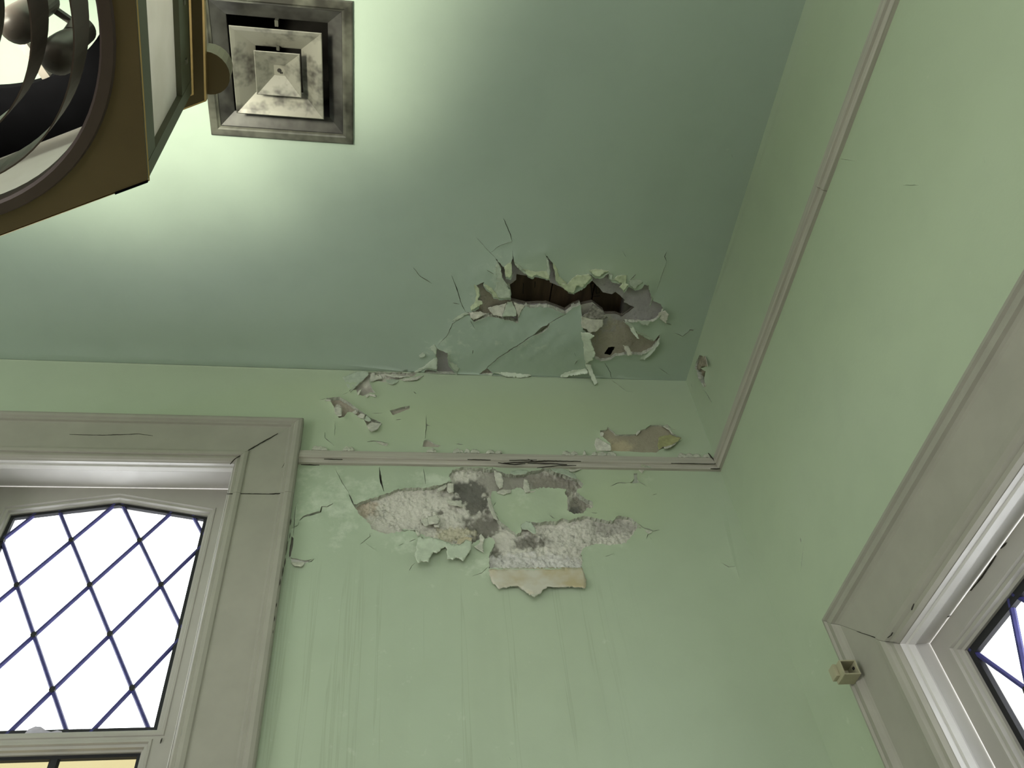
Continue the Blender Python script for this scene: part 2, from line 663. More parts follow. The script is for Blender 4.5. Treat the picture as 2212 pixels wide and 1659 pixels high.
def flake(parent, plane, poly, hinge, up, power=1.4, mats=None, base=0.0005, thick=0.0014, amp=1.2, step=3.0, rough=0.0015, seed=0, name='paint_flake', curl=0.0):
    """a loose scale of paint held along its hinge line and standing off the surface elsewhere"""
    outline = jag(poly, amp * 1.5, step * .85, seed, scale=.3) if amp else list(poly)
    op = np.array(outline)
    lo, hi = op.min(0), op.max(0)
    size = max(hi - lo)
    pts = grid_px(lo[0], lo[1], hi[0], hi[1], max(2.5, size / 22), seed)
    pts = pts[inside(pts, outline)]
    px, tri = triangulate([outline], pts)
    tri = tri[inside(px[tri].mean(1), outline)]
    h0, h1 = np.array(hinge[0], float), np.array(hinge[1], float)
    t = (h1 - h0) / np.linalg.norm(h1 - h0)
    nrm = np.array([-t[1], t[0]])
    d = (px - h0) @ nrm
    if abs(d.min()) > abs(d.max()):
        d = -d
    s = np.clip(d / max(d.max(), 1e-6), 0, 1)
    lift = base + up * s ** power
    if curl:
        lift = lift + curl * np.sin(((px - h0) @ t) * 0.09 + seed) * s
    lift = lift + (fbm(px[:, 0] * 0.07, px[:, 1] * 0.07, 3, seed + 2) - 0.5) * rough * 2
    ground = GROUND[plane.axis](plane.uv(px)) if plane.axis in GROUND else 0.0
    lift = np.maximum(lift, 0.0004) + ground * (1 - 0.5 * s)
    co = plane.at(px, lift)
    a, b_, c_ = co[tri[:, 0]], co[tri[:, 1]], co[tri[:, 2]]
    view = (a - CAM)
    nr = (np.cross(b_ - a, c_ - a) * view).sum(1)
    tri[nr > 0] = tri[nr > 0][:, ::-1]
    n = len(co)
    bk = co.copy()
    bk[:, plane.axis] += thick
    e = np.concatenate([tri[:, [0, 1]], tri[:, [1, 2]], tri[:, [2, 0]]])
    key = {(x, y) for x, y in e}
    faces = [tuple(x) for x in tri] + [tuple(x[::-1] + n) for x in tri]
    mi = [0] * len(tri) + [1] * len(tri)
    sm = [True] * (2 * len(tri))
    for x, y in e:
        if (y, x) not in key:
            faces.append((y, x, x + n, y + n))
            mi.append(1)
            sm.append(False)
    return link(name, np.concatenate([co, bk]), faces, mats or [M['flake'], M['flake_back']], parent, sm, mi)


GROUND = {}
M['flake_pale'] = plain('pale_loose_paint', (0.56, 0.63, 0.49), 0.6, var=0.06, scale=60)
M['lump'] = plain('broken_plaster_lump', (.36, .345, .30), .95, var=.25, scale=130, bstr=.5, bdist=.002)
PALE = [M['flake_pale'], M['flake_back']]
LUMP = [M['lump'], M['lump']]
GREEN = [M['flake'], M['flake_back']]
YELLOW = [M['flake_yellow'], M['flake_back']]
CHALK = [M['flake_back'], M['flake_back']]
TAN = [M['tan'], M['flake_back']]
OCHRE = [M['ochre'], M['flake_back']]
WHITE, CEMENT, MID = (0.59, 0.57, 0.495), (0.155, 0.15, 0.13), (0.36, 0.345, 0.295)
LILAC, BUFF, TANC = (0.36, 0.345, 0.345), (0.36, 0.33, 0.265), (0.45, 0.39, 0.26)


def hole_lift(holes, plane, bumps, wave=0.0012, rough=None):
    """paint lifts at broken edges: holes = [(uv outline, height, reach)]"""
    def fn(uv):
        v = np.zeros(len(uv))
        nz = vnoise(uv[:, 0] * 46, uv[:, 1] * 46, 3) * 1.3
        nz2 = vnoise(uv[:, 0] * 16, uv[:, 1] * 16, 8)
        for h, up, reach in holes:
            if up <= 0:
                continue
            hp = np.array(h)
            lo, hi = hp.min(0) - 4 * reach, hp.max(0) + 4 * reach
            s = np.where((uv >= lo).all(1) & (uv <= hi).all(1))[0]
            if len(s):
                d = seg_dist(uv[s], hp)
                v[s] = np.maximum(v[s], up * np.exp(-(d / reach)) * (nz[s] * 0.6 + nz2[s] * 0.6))
        px = plane.px(uv)
        for x, y, rx, ry, s in bumps:
            v += s * np.exp(-((px[:, 0] - x) / rx) ** 2 - ((px[:, 1] - y) / ry) ** 2)
        v += (fbm(uv[:, 0] * 5, uv[:, 1] * 5, 3, 5) - 0.5) * wave
        if rough is not None:
            v += rough(px) * (fbm(uv[:, 0] * 38, uv[:, 1] * 38, 4, 21) - 0.35)
        return v
    return fn


# =================================================================== CEILING
main_hole = (k6([(770, 385), (860, 345), (850, 385), (880, 440), (940, 480), (960, 530), (1030, 550), (1160, 540), (1150, 400),
                 (1100, 370), (1060, 310), (1040, 190), (985, 80), (1060, 160), (1090, 180), (1100, 300), (1150, 310), (1170, 250),
                 (1160, 150), (1185, 60), (1195, 130), (1240, 170), (1300, 210), (1350, 290), (1400, 310), (1440, 280), (1590, 330),
                 (1600, 230), (1580, 110), (1530, 25), (1620, 130), (1650, 240), (1660, 340), (1740, 400), (1800, 450), (1866, 480)])
             + k7([(240, 470), (300, 480), (400, 420), (510, 310), (480, 240), (540, 290), (600, 295), (700, 235), (690, 290),
                   (740, 340), (810, 350), (870, 460), (920, 390), (990, 440), (1060, 420), (1090, 370), (1150, 390), (1140, 430),
                   (1180, 520), (1195, 560), (1270, 590), (1310, 650), (1280, 720), (1230, 770), (1150, 795), (1010, 790),
                   (880, 790), (940, 850), (1010, 900), (1100, 950), (1200, 1010), (1275, 935), (1265, 1000), (1180, 1110),
                   (1060, 1165), (900, 1160), (770, 1180), (700, 1225), (600, 1230), (540, 1200), (500, 1000), (490, 930),
                   (400, 860), (395, 740), (385, 630), (380, 600), (300, 630), (215, 690)])
             + k6([(1770, 695), (1640, 645), (1560, 615), (1400, 630), (1310, 622), (1250, 690), (1235, 790), (1060, 745),
                   (900, 720), (740, 780), (690, 710), (640, 705), (720, 680), (800, 640), (790, 560), (815, 500), (800, 440)]))
main_hole = jag(main_hole, 2.0, 2.4, 2, scale=.3)
cavity = (k6([(1225, 285), (1400, 315), (1590, 340), (1600, 380), (1700, 420), (1866, 485)])
          + k7([(240, 480), (300, 490), (360, 460), (520, 360), (600, 440), (640, 490), (740, 510), (780, 485), (830, 520),
                (880, 570), (870, 595), (990, 650), (850, 755), (780, 730), (660, 730), (640, 690), (520, 600), (385, 630),
                (380, 600), (300, 630), (215, 690)])
          + k6([(1770, 690), (1640, 640), (1560, 610), (1330, 620), (1165, 580), (1150, 400), (1220, 350)]))
cavity = jag(cavity, 0.7, 4.0, 7)
small_hole = jag(k7([(775, 1100), (700, 1110), (655, 1180), (720, 1197), (765, 1130)]), 1.2, 2.5, 3)
edge_patch = k6([(340, 1080), (380, 1110), (450, 1130), (445, 1190), (460, 1280), (500, 1330), (545, 1380), (490, 1425),
                 (300, 1412), (60, 1412), (-60, 1405), (60, 1392), (180, 1385), (200, 1330), (240, 1320), (330, 1340), (330, 1200), (315, 1180)])
edge_patch = jag(edge_patch, 1.5, 3, 5)
corner_patch = jag(k6([(790, 1390), (890, 1312), (960, 1370), (880, 1400)]), 0.8, 3, 6)
leaf_patch = jag(k6([(1390, 925), (1500, 832), (1590, 800), (1570, 850), (1500, 905)]), 0.5, 3, 9)
c_cracks = [crack(k6([(1770, 700), (1600, 790), (1390, 925), (1200, 1060), (1020, 1190), (890, 1312)]), 2.6, 1.2, 1, False),
            crack(k2([(718, 36), (745, 95), (765, 140), (778, 192)]), 2.6, 0.8, 2),
            crack(k2([(778, 192), (700, 215), (630, 268)]), 1.4, 1.5, 3),
            crack(k2([(103, 372), (150, 430), (230, 480)]), 2.4, 0.6, 4),
            crack(k2([(365, 425), (395, 500), (430, 610), (465, 685)]), 2.6, 1.0, 5),
            crack(k2([(465, 685), (370, 750), (330, 840), (270, 900)]), 1.8, 1.6, 6),
            crack(k2([(535, 165), (620, 260), (665, 300)]), 1.4, 1.0, 7),
            crack(k2([(1832, 265), (1818, 295), (1832, 328)]), 2.0, 0.8, 8),
            crack(k2([(1832, 328), (1790, 450), (1760, 540)]), 1.1, 0.8, 9),
            crack(k2([(1530, 255), (1556, 302)]), 1.5, 0.5, 10),
            crack(k2([(780, 255), (786, 330)]), 2.6, 0.8, 11),
            crack(k6([(960, 545), (920, 650), (850, 650), (820, 690), (660, 690), (610, 738)]), 3.0, 0.8, 12, False),
            crack(k6([(500, 590), (585, 602)]), 2.6, 0.6, 13),
            crack(k6([(885, 205), (965, 250)]), 3.4, 0.5, 14),
            crack(k2([(1885, 815), (1940, 840), (1990, 800), (2030, 790)]), 1.8, 1.0, 15),
            crack(k2([(1410, 1020), (1450, 1090), (1455, 1150)]), 1.7, 1.2, 16),
            crack(k2([(1780, 1055), (1850, 1105)]), 1.6, 0.8, 17),
            crack(k2([(490, 720), (525, 780)]), 1.6, 0.5, 18),
            crack(k6([(735, 1105), (728, 1150)]), 2.6, 0.4, 19),
            crack(k7([(1000, 260), (930, 330)]), 2.8, 0.8, 20),
            crack(k7([(1340, 815), (1400, 835)]), 2.2, 0.5, 21),
            crack(k7([(310, 1130), (325, 1165)]), 3.0, 0.5, 22),
            crack(k7([(345, 1215), (315, 1270)]), 3.0, 0.5, 23),
            crack([(1580, 334), (1583, 341)], 3.0, 0.2, 24),
            crack(k7([(1600, 890), (1650, 900)]), 3.4, 0.4, 25)]
VX0, VX1, VY0, VY1 = -0.392, -0.093, 0.530, 0.826          # vent outline on the ceiling
vcx, vcy = (VX0 + VX1) / 2, (VY0 + VY1) / 2
vent_neck = [(vcx - .133, vcy - .133), (vcx + .133, vcy - .133), (vcx + .133, vcy + .133), (vcx - .133, vcy + .133)]
c_px_holes = [(main_hole, .0055, .014), (edge_patch, .006, .012), (corner_patch, .003, .008), (leaf_patch, .003, .01)]
c_holes = [(PC.uv(h), u, r_) for h, u, r_ in c_px_holes] + [(PC.uv(h), .0016, .006) for h in c_cracks]
rect_c = [(LEFT, FRONT), (RIGHT, FRONT), (RIGHT, BACK), (LEFT, BACK)]


def clip_uv(h, lo, hi):
    return [(min(max(a, lo[0]), hi[0]), min(max(b_, lo[1]), hi[1])) for a, b_ in h]


c_holes = [(clip_uv(h, (LEFT + .01, FRONT + .01), (RIGHT - .003, BACK - .0035)), u, r_) for h, u, r_ in c_holes]
fine = PC.uv(grid_px(860, 450, 1540, 840, 5, 1))
fine = fine[(fine[:, 0] < RIGHT - .004) & (fine[:, 1] < BACK - .004)]
gx, gy = np.meshgrid(np.arange(-1.15, RIGHT - .02, .045), np.arange(0.0, BACK - .02, .045))
coarse = np.stack([gx.ravel(), gy.ravel()], 1) + .003
c_bumps = [(1120, 720, 130, 60, .010), (1230, 740, 60, 50, .006), (1330, 690, 70, 40, .004), (1090, 590, 60, 30, .006), (1300, 600, 90, 25, .006)]
bloom_c = lambda px: blobs(px, [(1110, 590, 70, 45, .28), (1000, 730, 60, 50, .22), (960, 760, 50, 40, .30), (1060, 640, 40, 40, .30),
                                (1150, 750, 120, 45, .20), (1350, 610, 70, 40, .15)])
damp_c = lambda px: blobs(px, [(1330, 590, 160, 50, .75), (1160, 580, 80, 30, .6), (1420, 720, 110, 110, .5), (1250, 800, 260, 40, .35)])
rough_c = lambda px: blobs(px, [(1130, 735, 150, 60, .0085), (1100, 590, 90, 35, .009), (960, 770, 60, 50, .007), (1330, 620, 110, 40, .004), (1420, 760, 70, 50, .003)])
GROUND[2] = hole_lift(c_holes, PC, c_bumps, rough=rough_c)
ceiling = sheet('ceiling', PC, rect_c, [h for h, _, _ in c_holes] + [vent_neck], np.concatenate([fine, coarse]),
                hole_lift(c_holes, PC, c_bumps, rough=rough_c), [M['ceil'], M['edge']], .012, {'bloom': bloom_c, 'damp_glow': damp_c})
tag(ceiling, 'flat pale green ceiling with a torn open hole near the corner', 'ceiling', 'structure')

plaster('bare_plaster', ceiling, PC, main_hole, 9, 3, .006, .0028,
        [(1060, 650, 60, 40, BUFF, 0, .5), (1350, 745, 110, 50, BUFF, .002, .5), (1400, 660, 60, 40, LILAC, -.002, .4), (1270, 675, 50, 26, (.42, .41, .36), 0, .5)],
        LILAC, [cavity, small_hole], 4)
plaster('bare_plaster', ceiling, PC, edge_patch, 6, 3, .004, .0015, [], LILAC, seed=5)
plaster('bare_plaster', ceiling, PC, corner_patch, 4, 3, .003, .0006, [], (.37, .34, .30), seed=6)
plaster('bare_plaster', ceiling, PC, leaf_patch, 4, 3, .003, .0006, [], (.40, .40, .35), seed=7)
# edges of the plaster board round the opening
ce = PC.uv(cavity)
nC = len(ce)
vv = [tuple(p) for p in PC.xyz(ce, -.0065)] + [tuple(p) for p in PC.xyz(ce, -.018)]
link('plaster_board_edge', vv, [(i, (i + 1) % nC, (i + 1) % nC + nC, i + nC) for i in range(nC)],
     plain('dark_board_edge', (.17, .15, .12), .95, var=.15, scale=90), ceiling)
# roof boards seen through the hole
hx = [PC.uv([q])[0] for q in [(1000, 640), (1188, 640), (1262, 640), (1420, 640)]]
bx_edges = [0.02, float(hx[1][0]), float(hx[2][0]) + .02, 0.62]
bz = CEIL + .045
bx_edges = [x * 1.028 for x in bx_edges]
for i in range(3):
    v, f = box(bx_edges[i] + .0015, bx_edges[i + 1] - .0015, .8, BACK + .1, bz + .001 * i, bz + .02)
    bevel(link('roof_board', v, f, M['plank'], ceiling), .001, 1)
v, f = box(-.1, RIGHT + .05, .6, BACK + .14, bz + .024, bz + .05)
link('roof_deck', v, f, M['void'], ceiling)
# dark stencilled strokes on the boards
for q in [[(1276, 612), (1279, 640)], [(1276, 612), (1284, 611)], [(1277, 624), (1284, 623)], [(1287, 616), (1288, 634)], [(1288, 634), (1294, 632)],
          [(1294, 617), (1295, 634)], [(1130, 611), (1130, 635)], [(1156, 608), (1155, 622)], [(1282, 640), (1296, 639)]]:
    pc_ = crack(q, 2.6, .8, int(q[0][0]), False)
    d = rays(pc_)
    p = CAM + d * ((bz - .0005 - CAM[2]) / d[:, 2])[:, None]
    n_ = len(p)
    link('stencil_mark', p, [tuple(range(n_))], M['void'], ceiling)

# loose paint round the ceiling hole
CF = [
    (k6([(1085, 185), (1165, 128), (1175, 250), (1150, 312), (1100, 303)]), k6([(1085, 185), (1170, 120)]), .012, YELLOW),
    (k7([(110, 362), (230, 385), (330, 288), (482, 268), (512, 310), (400, 425), (352, 400), (300, 484), (248, 472), (170, 410)]), k7([(110, 350), (480, 262)]), .012, YELLOW),
    (k7([(480, 228), (560, 215), (700, 236), (640, 262), (600, 298), (540, 290)]), k7([(480, 225), (700, 230)]), .010, YELLOW),
    (k7([(745, 340), (800, 290), (900, 285), (890, 370), (922, 392), (872, 466), (815, 415), (850, 380), (800, 350)]), k7([(745, 320), (905, 275)]), .016, YELLOW),
    (k7([(925, 335), (1060, 338), (1085, 370), (1050, 385), (990, 442), (940, 400)]), k7([(925, 330), (1085, 345)]), .008, GREEN),
    (k7([(700, 250), (740, 265), (745, 345), (715, 335), (705, 290)]), k7([(700, 245), (745, 260)]), .010, GREEN),
    (k6([(1300, 212), (1420, 243), (1592, 232), (1590, 332), (1500, 305), (1440, 278), (1400, 312), (1350, 292)]), k6([(1300, 205), (1592, 225)]), .010, YELLOW),
    (k6([(1195, 130), (1245, 168), (1300, 212), (1345, 285), (1290, 250), (1225, 195)]), k6([(1195, 120), (1345, 270)]), .006, GREEN),
    (k6([(1000, 110), (1050, 200), (1062, 310), (1110, 380), (1155, 470), (1160, 540), (1050, 548), (965, 525), (945, 480), (985, 430), (1000, 300), (985, 200)]), k6([(1000, 110), (960, 480)]), .012, GREEN),
    (k6([(1535, 40), (1575, 120), (1598, 230), (1590, 335), (1560, 300), (1565, 180)]), k6([(1530, 40), (1555, 300)]), .008, GREEN),
    (k6([(1620, 135), (1650, 240), (1665, 345), (1735, 400), (1800, 452), (1866, 470), (1800, 380), (1700, 300), (1670, 190)]), k6([(1625, 130), (1866, 440)]), .007, YELLOW),
    (k6([(745, 385), (800, 430), (812, 500), (788, 560), (835, 575), (842, 605), (815, 628), (760, 650), (720, 685), (700, 640), (760, 580), (770, 500)]), k6([(745, 385), (690, 660)]), .013, YELLOW),
    (k6([(850, 385), (885, 440), (945, 482), (960, 530), (1030, 552), (1000, 500), (950, 430), (890, 390)]), k6([(850, 370), (1040, 520)]), .008, YELLOW),
    (k7([(395, 745), (640, 775), (632, 850), (570, 905), (490, 932), (440, 885), (390, 862)]), k7([(395, 745), (640, 765)]), .010, CHALK),
    (k7([(385, 925), (490, 930), (540, 962), (500, 1002), (520, 1080), (550, 1160), (530, 1222), (440, 1282), (425, 1200), (412, 1050)]), k7([(383, 920), (430, 1270)]), .030, PALE),
    (k7([(435, 1285), (500, 1282), (540, 1400), (580, 1490), (540, 1515), (510, 1450)]), k7([(430, 1275), (505, 1270)]), .035, PALE),
    (k7([(930, 850), (970, 858), (1010, 930), (1047, 1008), (1000, 970), (950, 910)]), k7([(925, 845), (975, 850)]), .030, PALE),
    (k7([(860, 800), (960, 830), (1010, 900), (1100, 945), (1200, 1005), (1180, 1020), (1090, 975), (1000, 920), (930, 860)]), k7([(870, 780), (1210, 990)]), .006, GREEN),
    (k7([(1265, 700), (1330, 680), (1372, 722), (1345, 822), (1300, 790), (1250, 770)]), k7([(1262, 690), (1252, 780)]), .012, CHALK),
    (k7([(1275, 945), (1270, 1050), (1200, 1145), (1110, 1232), (1050, 1235), (1070, 1172), (1180, 1112), (1255, 1010)]), k7([(1285, 960), (1060, 1245)]), .012, GREEN),
    (k7([(860, 1065), (920, 1080), (950, 1140), (965, 1180), (910, 1185), (885, 1130)]), k7([(860, 1060), (925, 1070)]), .010, CHALK),
    (k7([(1010, 792), (1180, 797), (1130, 850), (1080, 840)]), k7([(1010, 788), (1180, 792)]), .008, GREEN),
    (k7([(1170, 495), (1200, 550), (1185, 580), (1160, 640), (1178, 560)]), k7([(1205, 500), (1195, 600)]), .008, GREEN),
    (k6([(1120, 582), (1172, 580), (1225, 690), (1215, 742), (1062, 745)]), k6([(1120, 575), (1175, 575)]), .012, GREEN),
    (k6([(900, 650), (1110, 600), (1062, 745), (960, 730)]), k6([(900, 650), (1115, 590)]), .008, CHALK),
    (k6([(1190, 590), (1315, 622), (1270, 690), (1245, 760), (1222, 690)]), k6([(1185, 585), (1315, 615)]), .008, CHALK),
    (k6([(690, 700), (820, 690), (900, 720), (830, 745), (740, 785), (705, 760)]), k6([(690, 695), (900, 705)]), .007, CHALK),
    (k6([(500, 800), (560, 740), (650, 700), (690, 712), (640, 740), (560, 785)]), k6([(500, 790), (660, 690)]), .004, GREEN),
    (k6([(180, 1310), (250, 1250), (320, 1195), (338, 1240), (330, 1345), (240, 1332), (200, 1332), (70, 1392), (30, 1395), (120, 1340)]), k6([(30, 1385), (320, 1190)]), .012, GREEN),
    (k6([(455, 1180), (480, 1260), (560, 1285), (582, 1330), (560, 1372), (510, 1340), (465, 1270)]), k6([(470, 1170), (590, 1310)]), .010, GREEN),
    (k6([(485, 1400), (555, 1370), (560, 1410), (520, 1445)]), k6([(485, 1395), (560, 1365)]), .010, GREEN),
    (k6([(970, 1372), (1100, 1370), (1250, 1385), (1390, 1402), (1360, 1425), (1240, 1437), (1090, 1412)]), k6([(970, 1366), (1390, 1396)]), .012, PALE),
    (k7([(130, 1430), (220, 1370), (300, 1345), (450, 1330), (470, 1380), (320, 1408), (200, 1425)]), k7([(130, 1420), (460, 1325)]), .014, PALE),
    (k6([(800, 1395), (880, 1402), (962, 1380), (930, 1430), (890, 1467), (850, 1440)]), k6([(800, 1390), (960, 1372)]), .012, PALE),
    (k7([(395, 745), (470, 700), (520, 605), (640, 690), (690, 760), (620, 780), (500, 770)]), k7([(395, 745), (690, 770)]), .004, LUMP),
    (k6([(130, 1180), (170, 1150), (205, 1170), (190, 1200), (140, 1212)]), k6([(130, 1170), (205, 1150)]), .006, GREEN),
    (k6([(240, 1100), (300, 1060), (335, 1100), (315, 1180), (290, 1150)]), k6([(230, 1110), (300, 1050)]), .006, GREEN),
]
for i, (poly, hinge, up, mats) in enumerate(CF):
    flake(ceiling, PC, poly, hinge, up, 1.3, mats, seed=i + 40, amp=1.3, step=2.6, rough=.0022)

# =================================================================== BACK WALL
big_hole = (k3([(360, 735), (430, 710), (510, 685), (560, 665), (620, 655), (700, 655), (780, 640), (830, 625), (818, 600), (835, 568), (870, 556), (960, 560), (1030, 562)])
            + k4([(120, 85), (240, 80), (330, 110), (350, 128), (430, 132), (560, 132), (700, 100), (820, 68), (900, 100), (960, 122), (1080, 160), (1190, 190),
                  (1240, 260), (1220, 295), (1165, 318), (1250, 410), (1345, 450), (1355, 500), (1270, 530), (1240, 578), (1130, 582), (1060, 550),
                  (1060, 400), (1035, 360), (1050, 312), (940, 302), (800, 282), (690, 312), (600, 330), (500, 292), (430, 322), (350, 352), (290, 332), (230, 332),
                  (210, 382), (200, 440), (250, 560), (300, 660), (370, 710), (430, 760), (500, 810), (545, 790), (545, 700), (600, 662), (680, 672), (760, 690),
                  (830, 667), (940, 672), (1000, 630), (1080, 657), (1200, 622)])
            + k5([(300, 588), (400, 600), (460, 610), (540, 625), (620, 640), (680, 585), (790, 590), (850, 630), (892, 670), (890, 712), (820, 800), (760, 882),
                  (600, 902), (450, 892), (300, 940), (270, 1000), (290, 1060), (285, 1140), (290, 1170)])
            + k4([(1225, 1190), (700, 1200), (185, 1200), (190, 1050), (240, 940), (248, 880)])
            + km([(1220, 1165), (1160, 1145), (1100, 1170), (1060, 1160), (980, 1210), (900, 1260), (740, 1260), (560, 1220), (350, 1160), (220, 1110), (60, 1060), (-80, 1030)])
            + k3([(660, 858), (600, 862), (510, 877), (450, 852), (420, 805), (390, 782)]))
big_hole = jag(big_hole, 2.8, 2.4, 21, scale=.27)
w1 = jag(kw([(1030, 165), (960, 240), (880, 310), (780, 410), (870, 385), (890, 430), (960, 455), (1050, 412), (1110, 420), (1080, 380), (1040, 300), (1040, 250),
             (1200, 275), (1300, 290), (1400, 250), (1480, 225), (1600, 200), (1640, 165), (1500, 150), (1300, 152), (1150, 150)]), 1.6, 3, 22)
w2 = jag(kw([(490, 490), (560, 480), (660, 475), (750, 520), (850, 590), (920, 650), (1000, 690), (1060, 740), (1180, 782), (1140, 850), (1060, 882), (1000, 820), (960, 735),
             (880, 695), (830, 655), (760, 660), (720, 720), (650, 732), (640, 690), (605, 660), (590, 590), (550, 530)]), 1.0, 3, 23)
w3 = jag(kw([(1290, 635), (1420, 600), (1540, 580), (1540, 612), (1440, 652), (1330, 695)]), .9, 3, 24)
w4 = jag(kw([(1705, 1082), (1720, 1010), (1770, 998), (1860, 1050), (1940, 1068), (1900, 1090)]), .6, 3, 25)
w5 = jag(kr([(345, 250), (435, 240), (445, 205), (510, 260), (550, 305), (740, 308), (820, 300), (880, 240), (950, 230), (1010, 180), (1180, 185), (1270, 240),
             (1310, 300), (1420, 350), (1370, 400), (1200, 480), (1120, 520), (1090, 545), (490, 530), (480, 430), (380, 345), (345, 300)]), 1.0, 3, 26)
w6 = jag(k3([(60, 985), (130, 1000), (165, 995), (120, 1022), (70, 1020)]), .8, 3, 27)
w7 = jag(k5([(845, 125), (885, 120), (885, 190), (905, 225), (870, 240), (800, 240), (830, 215), (850, 190)]), .7, 3, 28)
w8 = jag(kl([(165, 940), (190, 960), (180, 1060), (150, 1190), (135, 1200), (140, 1080)]), .6, 3, 29)
b_cracks = [crack(kl([(262, 755), (310, 715), (410, 690), (512, 660), (528, 600), (590, 602), (662, 560)]), 6.6, 1.0, 31),
            crack(kl([(1216, 110), (1220, 200), (1235, 300), (1268, 405)]), 6.6, 1.0, 32),
            crack(kl([(690, 140), (780, 320), (860, 450)]), 1.6, 1.0, 33),
            crack(kl([(850, 440), (880, 500), (906, 572)]), 5.0, .8, 34),
            crack(kl([(1738, 140), (1755, 230), (1766, 312)]), 2.6, 1.0, 35),
            crack(kl([(980, 1032), (1105, 935), (1095, 905), (1130, 903)]), 2.4, .5, 36),
            crack(kl([(330, 1248), (400, 1240), (436, 1205)]), 2.6, .6, 37),
            crack(kl([(165, 850), (240, 812), (252, 770)]), 1.8, .8, 38),
            crack(kl([(1570, 1350), (1600, 1290), (1642, 1252)]), 1.8, .7, 39),
            crack(kl([(1040, 1005), (1165, 1105)]), 1.0, .4, 40),
            crack(k5([(588, 267), (680, 230), (830, 232)]), 2.6, .8, 41),
            crack(k5([(890, 215), (940, 235), (986, 266)]), 2.4, .6, 42),
            crack(k5([(890, 660), (960, 710), (1060, 745), (1130, 733)]), 2.6, 1.0, 43),
            crack(k5([(1050, 752), (1000, 785), (985, 832)]), 2.0, .6, 44),
            crack(k5([(1030, 820), (1040, 836)]), 3.0, .3, 45),
            crack(k5([(540, 1022), (625, 995)]), 1.6, .5, 46),
            crack(k5([(1045, 358), (1100, 343)]), 2.0, .4, 47),
            crack(k5([(390, 545), (455, 550)]), 2.2, .5, 48),
            crack(k5([(1800, 1095), (1880, 1135), (1955, 1125)]), 1.8, .6, 49),
            crack(k4([(-5, 1285), (100, 1250), (180, 1180)]), 1.8, .8, 50),
            crack(kw([(1748, 700), (1750, 860), (1735, 990)]), 1.7, .8, 51),
            crack(kw([(1745, 795), (1765, 820), (1800, 825)]), 3.0, .5, 52),
            crack(kw([(475, 900), (480, 970), (560, 1040), (592, 1072)]), 2.4, .8, 53),
            crack(kw([(600, 780), (605, 850), (595, 945)]), 1.6, 1.2, 54),
            crack(kw([(1590, 390), (1625, 425)]), 3.0, .5, 55),
            crack(kw([(1005, 1022), (1090, 1012), (1180, 1022), (1275, 1038)]), 3.6, .5, 56),
            crack(kw([(1365, 750), (1435, 745)]), 2.0, .4, 57),
            crack(kw([(1060, 668), (1200, 662)]), 1.4, .4, 58),
            crack(kw([(2125, 1050), (2212, 1060)]), 3.4, .5, 59),
            crack(kw([(780, 410), (700, 440)]), 1.4, .4, 60),
            crack(kw([(400, 495), (500, 490)]), 1.4, .4, 61),
            crack(k4([(210, 440), (250, 560), (290, 600)]), 2.6, .8, 62),
            crack(k4([(865, 600), (930, 640)]), 3.4, .5, 63),
            crack(k4([(265, 445), (235, 495)]), 1.8, .4, 64),
            crack(k7([(720, 1450), (900, 1590), (980, 1600)]), 1.4, .6, 65),
            crack(kl([(1440, 1052), (1500, 1025)]), 1.5, .4, 66),
            crack(kl([(1570, 1005), (1650, 970)]), 1.8, .4, 67),
            crack([(1100, 1636), (1104, 1642)], 3.0, .2, 69),
            crack([(640, 1090), (636, 1120), (634, 1160)], 2.0, .6, 70)]
# window 1 measures (world x, z)
W1 = dict(x0=-1.020, x1=-0.2035, top=3.187, cw=0.143, bottom=0.95)
w1_open = [(W1['x0'] + .125, W1['bottom']), (W1['x1'] - .125, W1['bottom']), (W1['x1'] - .125, W1['top'] - .125), (W1['x0'] + .125, W1['top'] - .125)]
b_px = [(big_hole, .0045, .012), (w1, .005, .010), (w2, .006, .010), (w3, .003, .006), (w4, .003, .006), (w5, .0035, .006), (w6, .004, .008), (w7, .004, .008), (w8, .003, .006)]
b_holes = [(PB.uv(h), u, r_) for h, u, r_ in b_px] + [(PB.uv(h), .002, .006) for h in b_cracks]
b_holes = [(clip_uv(h, (LEFT + .01, .01), (RIGHT - .003, CEIL - .003)), u, r_) for h, u, r_ in b_holes]
rect_b = [(LEFT, 0), (RIGHT, 0), (RIGHT, CEIL), (LEFT, CEIL)]
fine = PB.uv(grid_px(600, 790, 1560, 1330, 6, 2))
fine = fine[(fine[:, 0] < RIGHT - .004) & (fine[:, 1] < CEIL - .004)]
gx, gy = np.meshgrid(np.arange(-.19, RIGHT - .02, .04), np.arange(1.9, CEIL - .02, .04))
coarse = np.stack([gx.ravel(), gy.ravel()], 1) + .003
b_bumps = [(760, 840, 60, 30, .004), (700, 1110, 60, 50, .004), (1150, 1090, 50, 35, .004), (1000, 1230, 80, 40, .003), (900, 880, 70, 40, .003),
           (1350, 1060, 60, 30, .003), (860, 1030, 60, 20, .004)]
bloom_b = lambda px: blobs(px, [(720, 1080, 90, 70, .42), (790, 1060, 60, 40, .35), (670, 1030, 50, 30, .35), (930, 1040, 60, 22, .5), (740, 1130, 50, 60, .35),
                                (1130, 1095, 60, 40, .26), (870, 1170, 60, 30, .32), (1040, 1220, 60, 60, .25), (1300, 1190, 60, 30, .15), (1395, 1030, 25, 25, .3),
                                (760, 870, 60, 50, .12), (870, 1480, 330, 300, .10)])
damp_b = lambda px: blobs(px, [(1080, 900, 420, 70, .75), (1330, 1080, 130, 90, .6), (700, 860, 260, 60, .5), (1120, 1100, 60, 40, .3)])
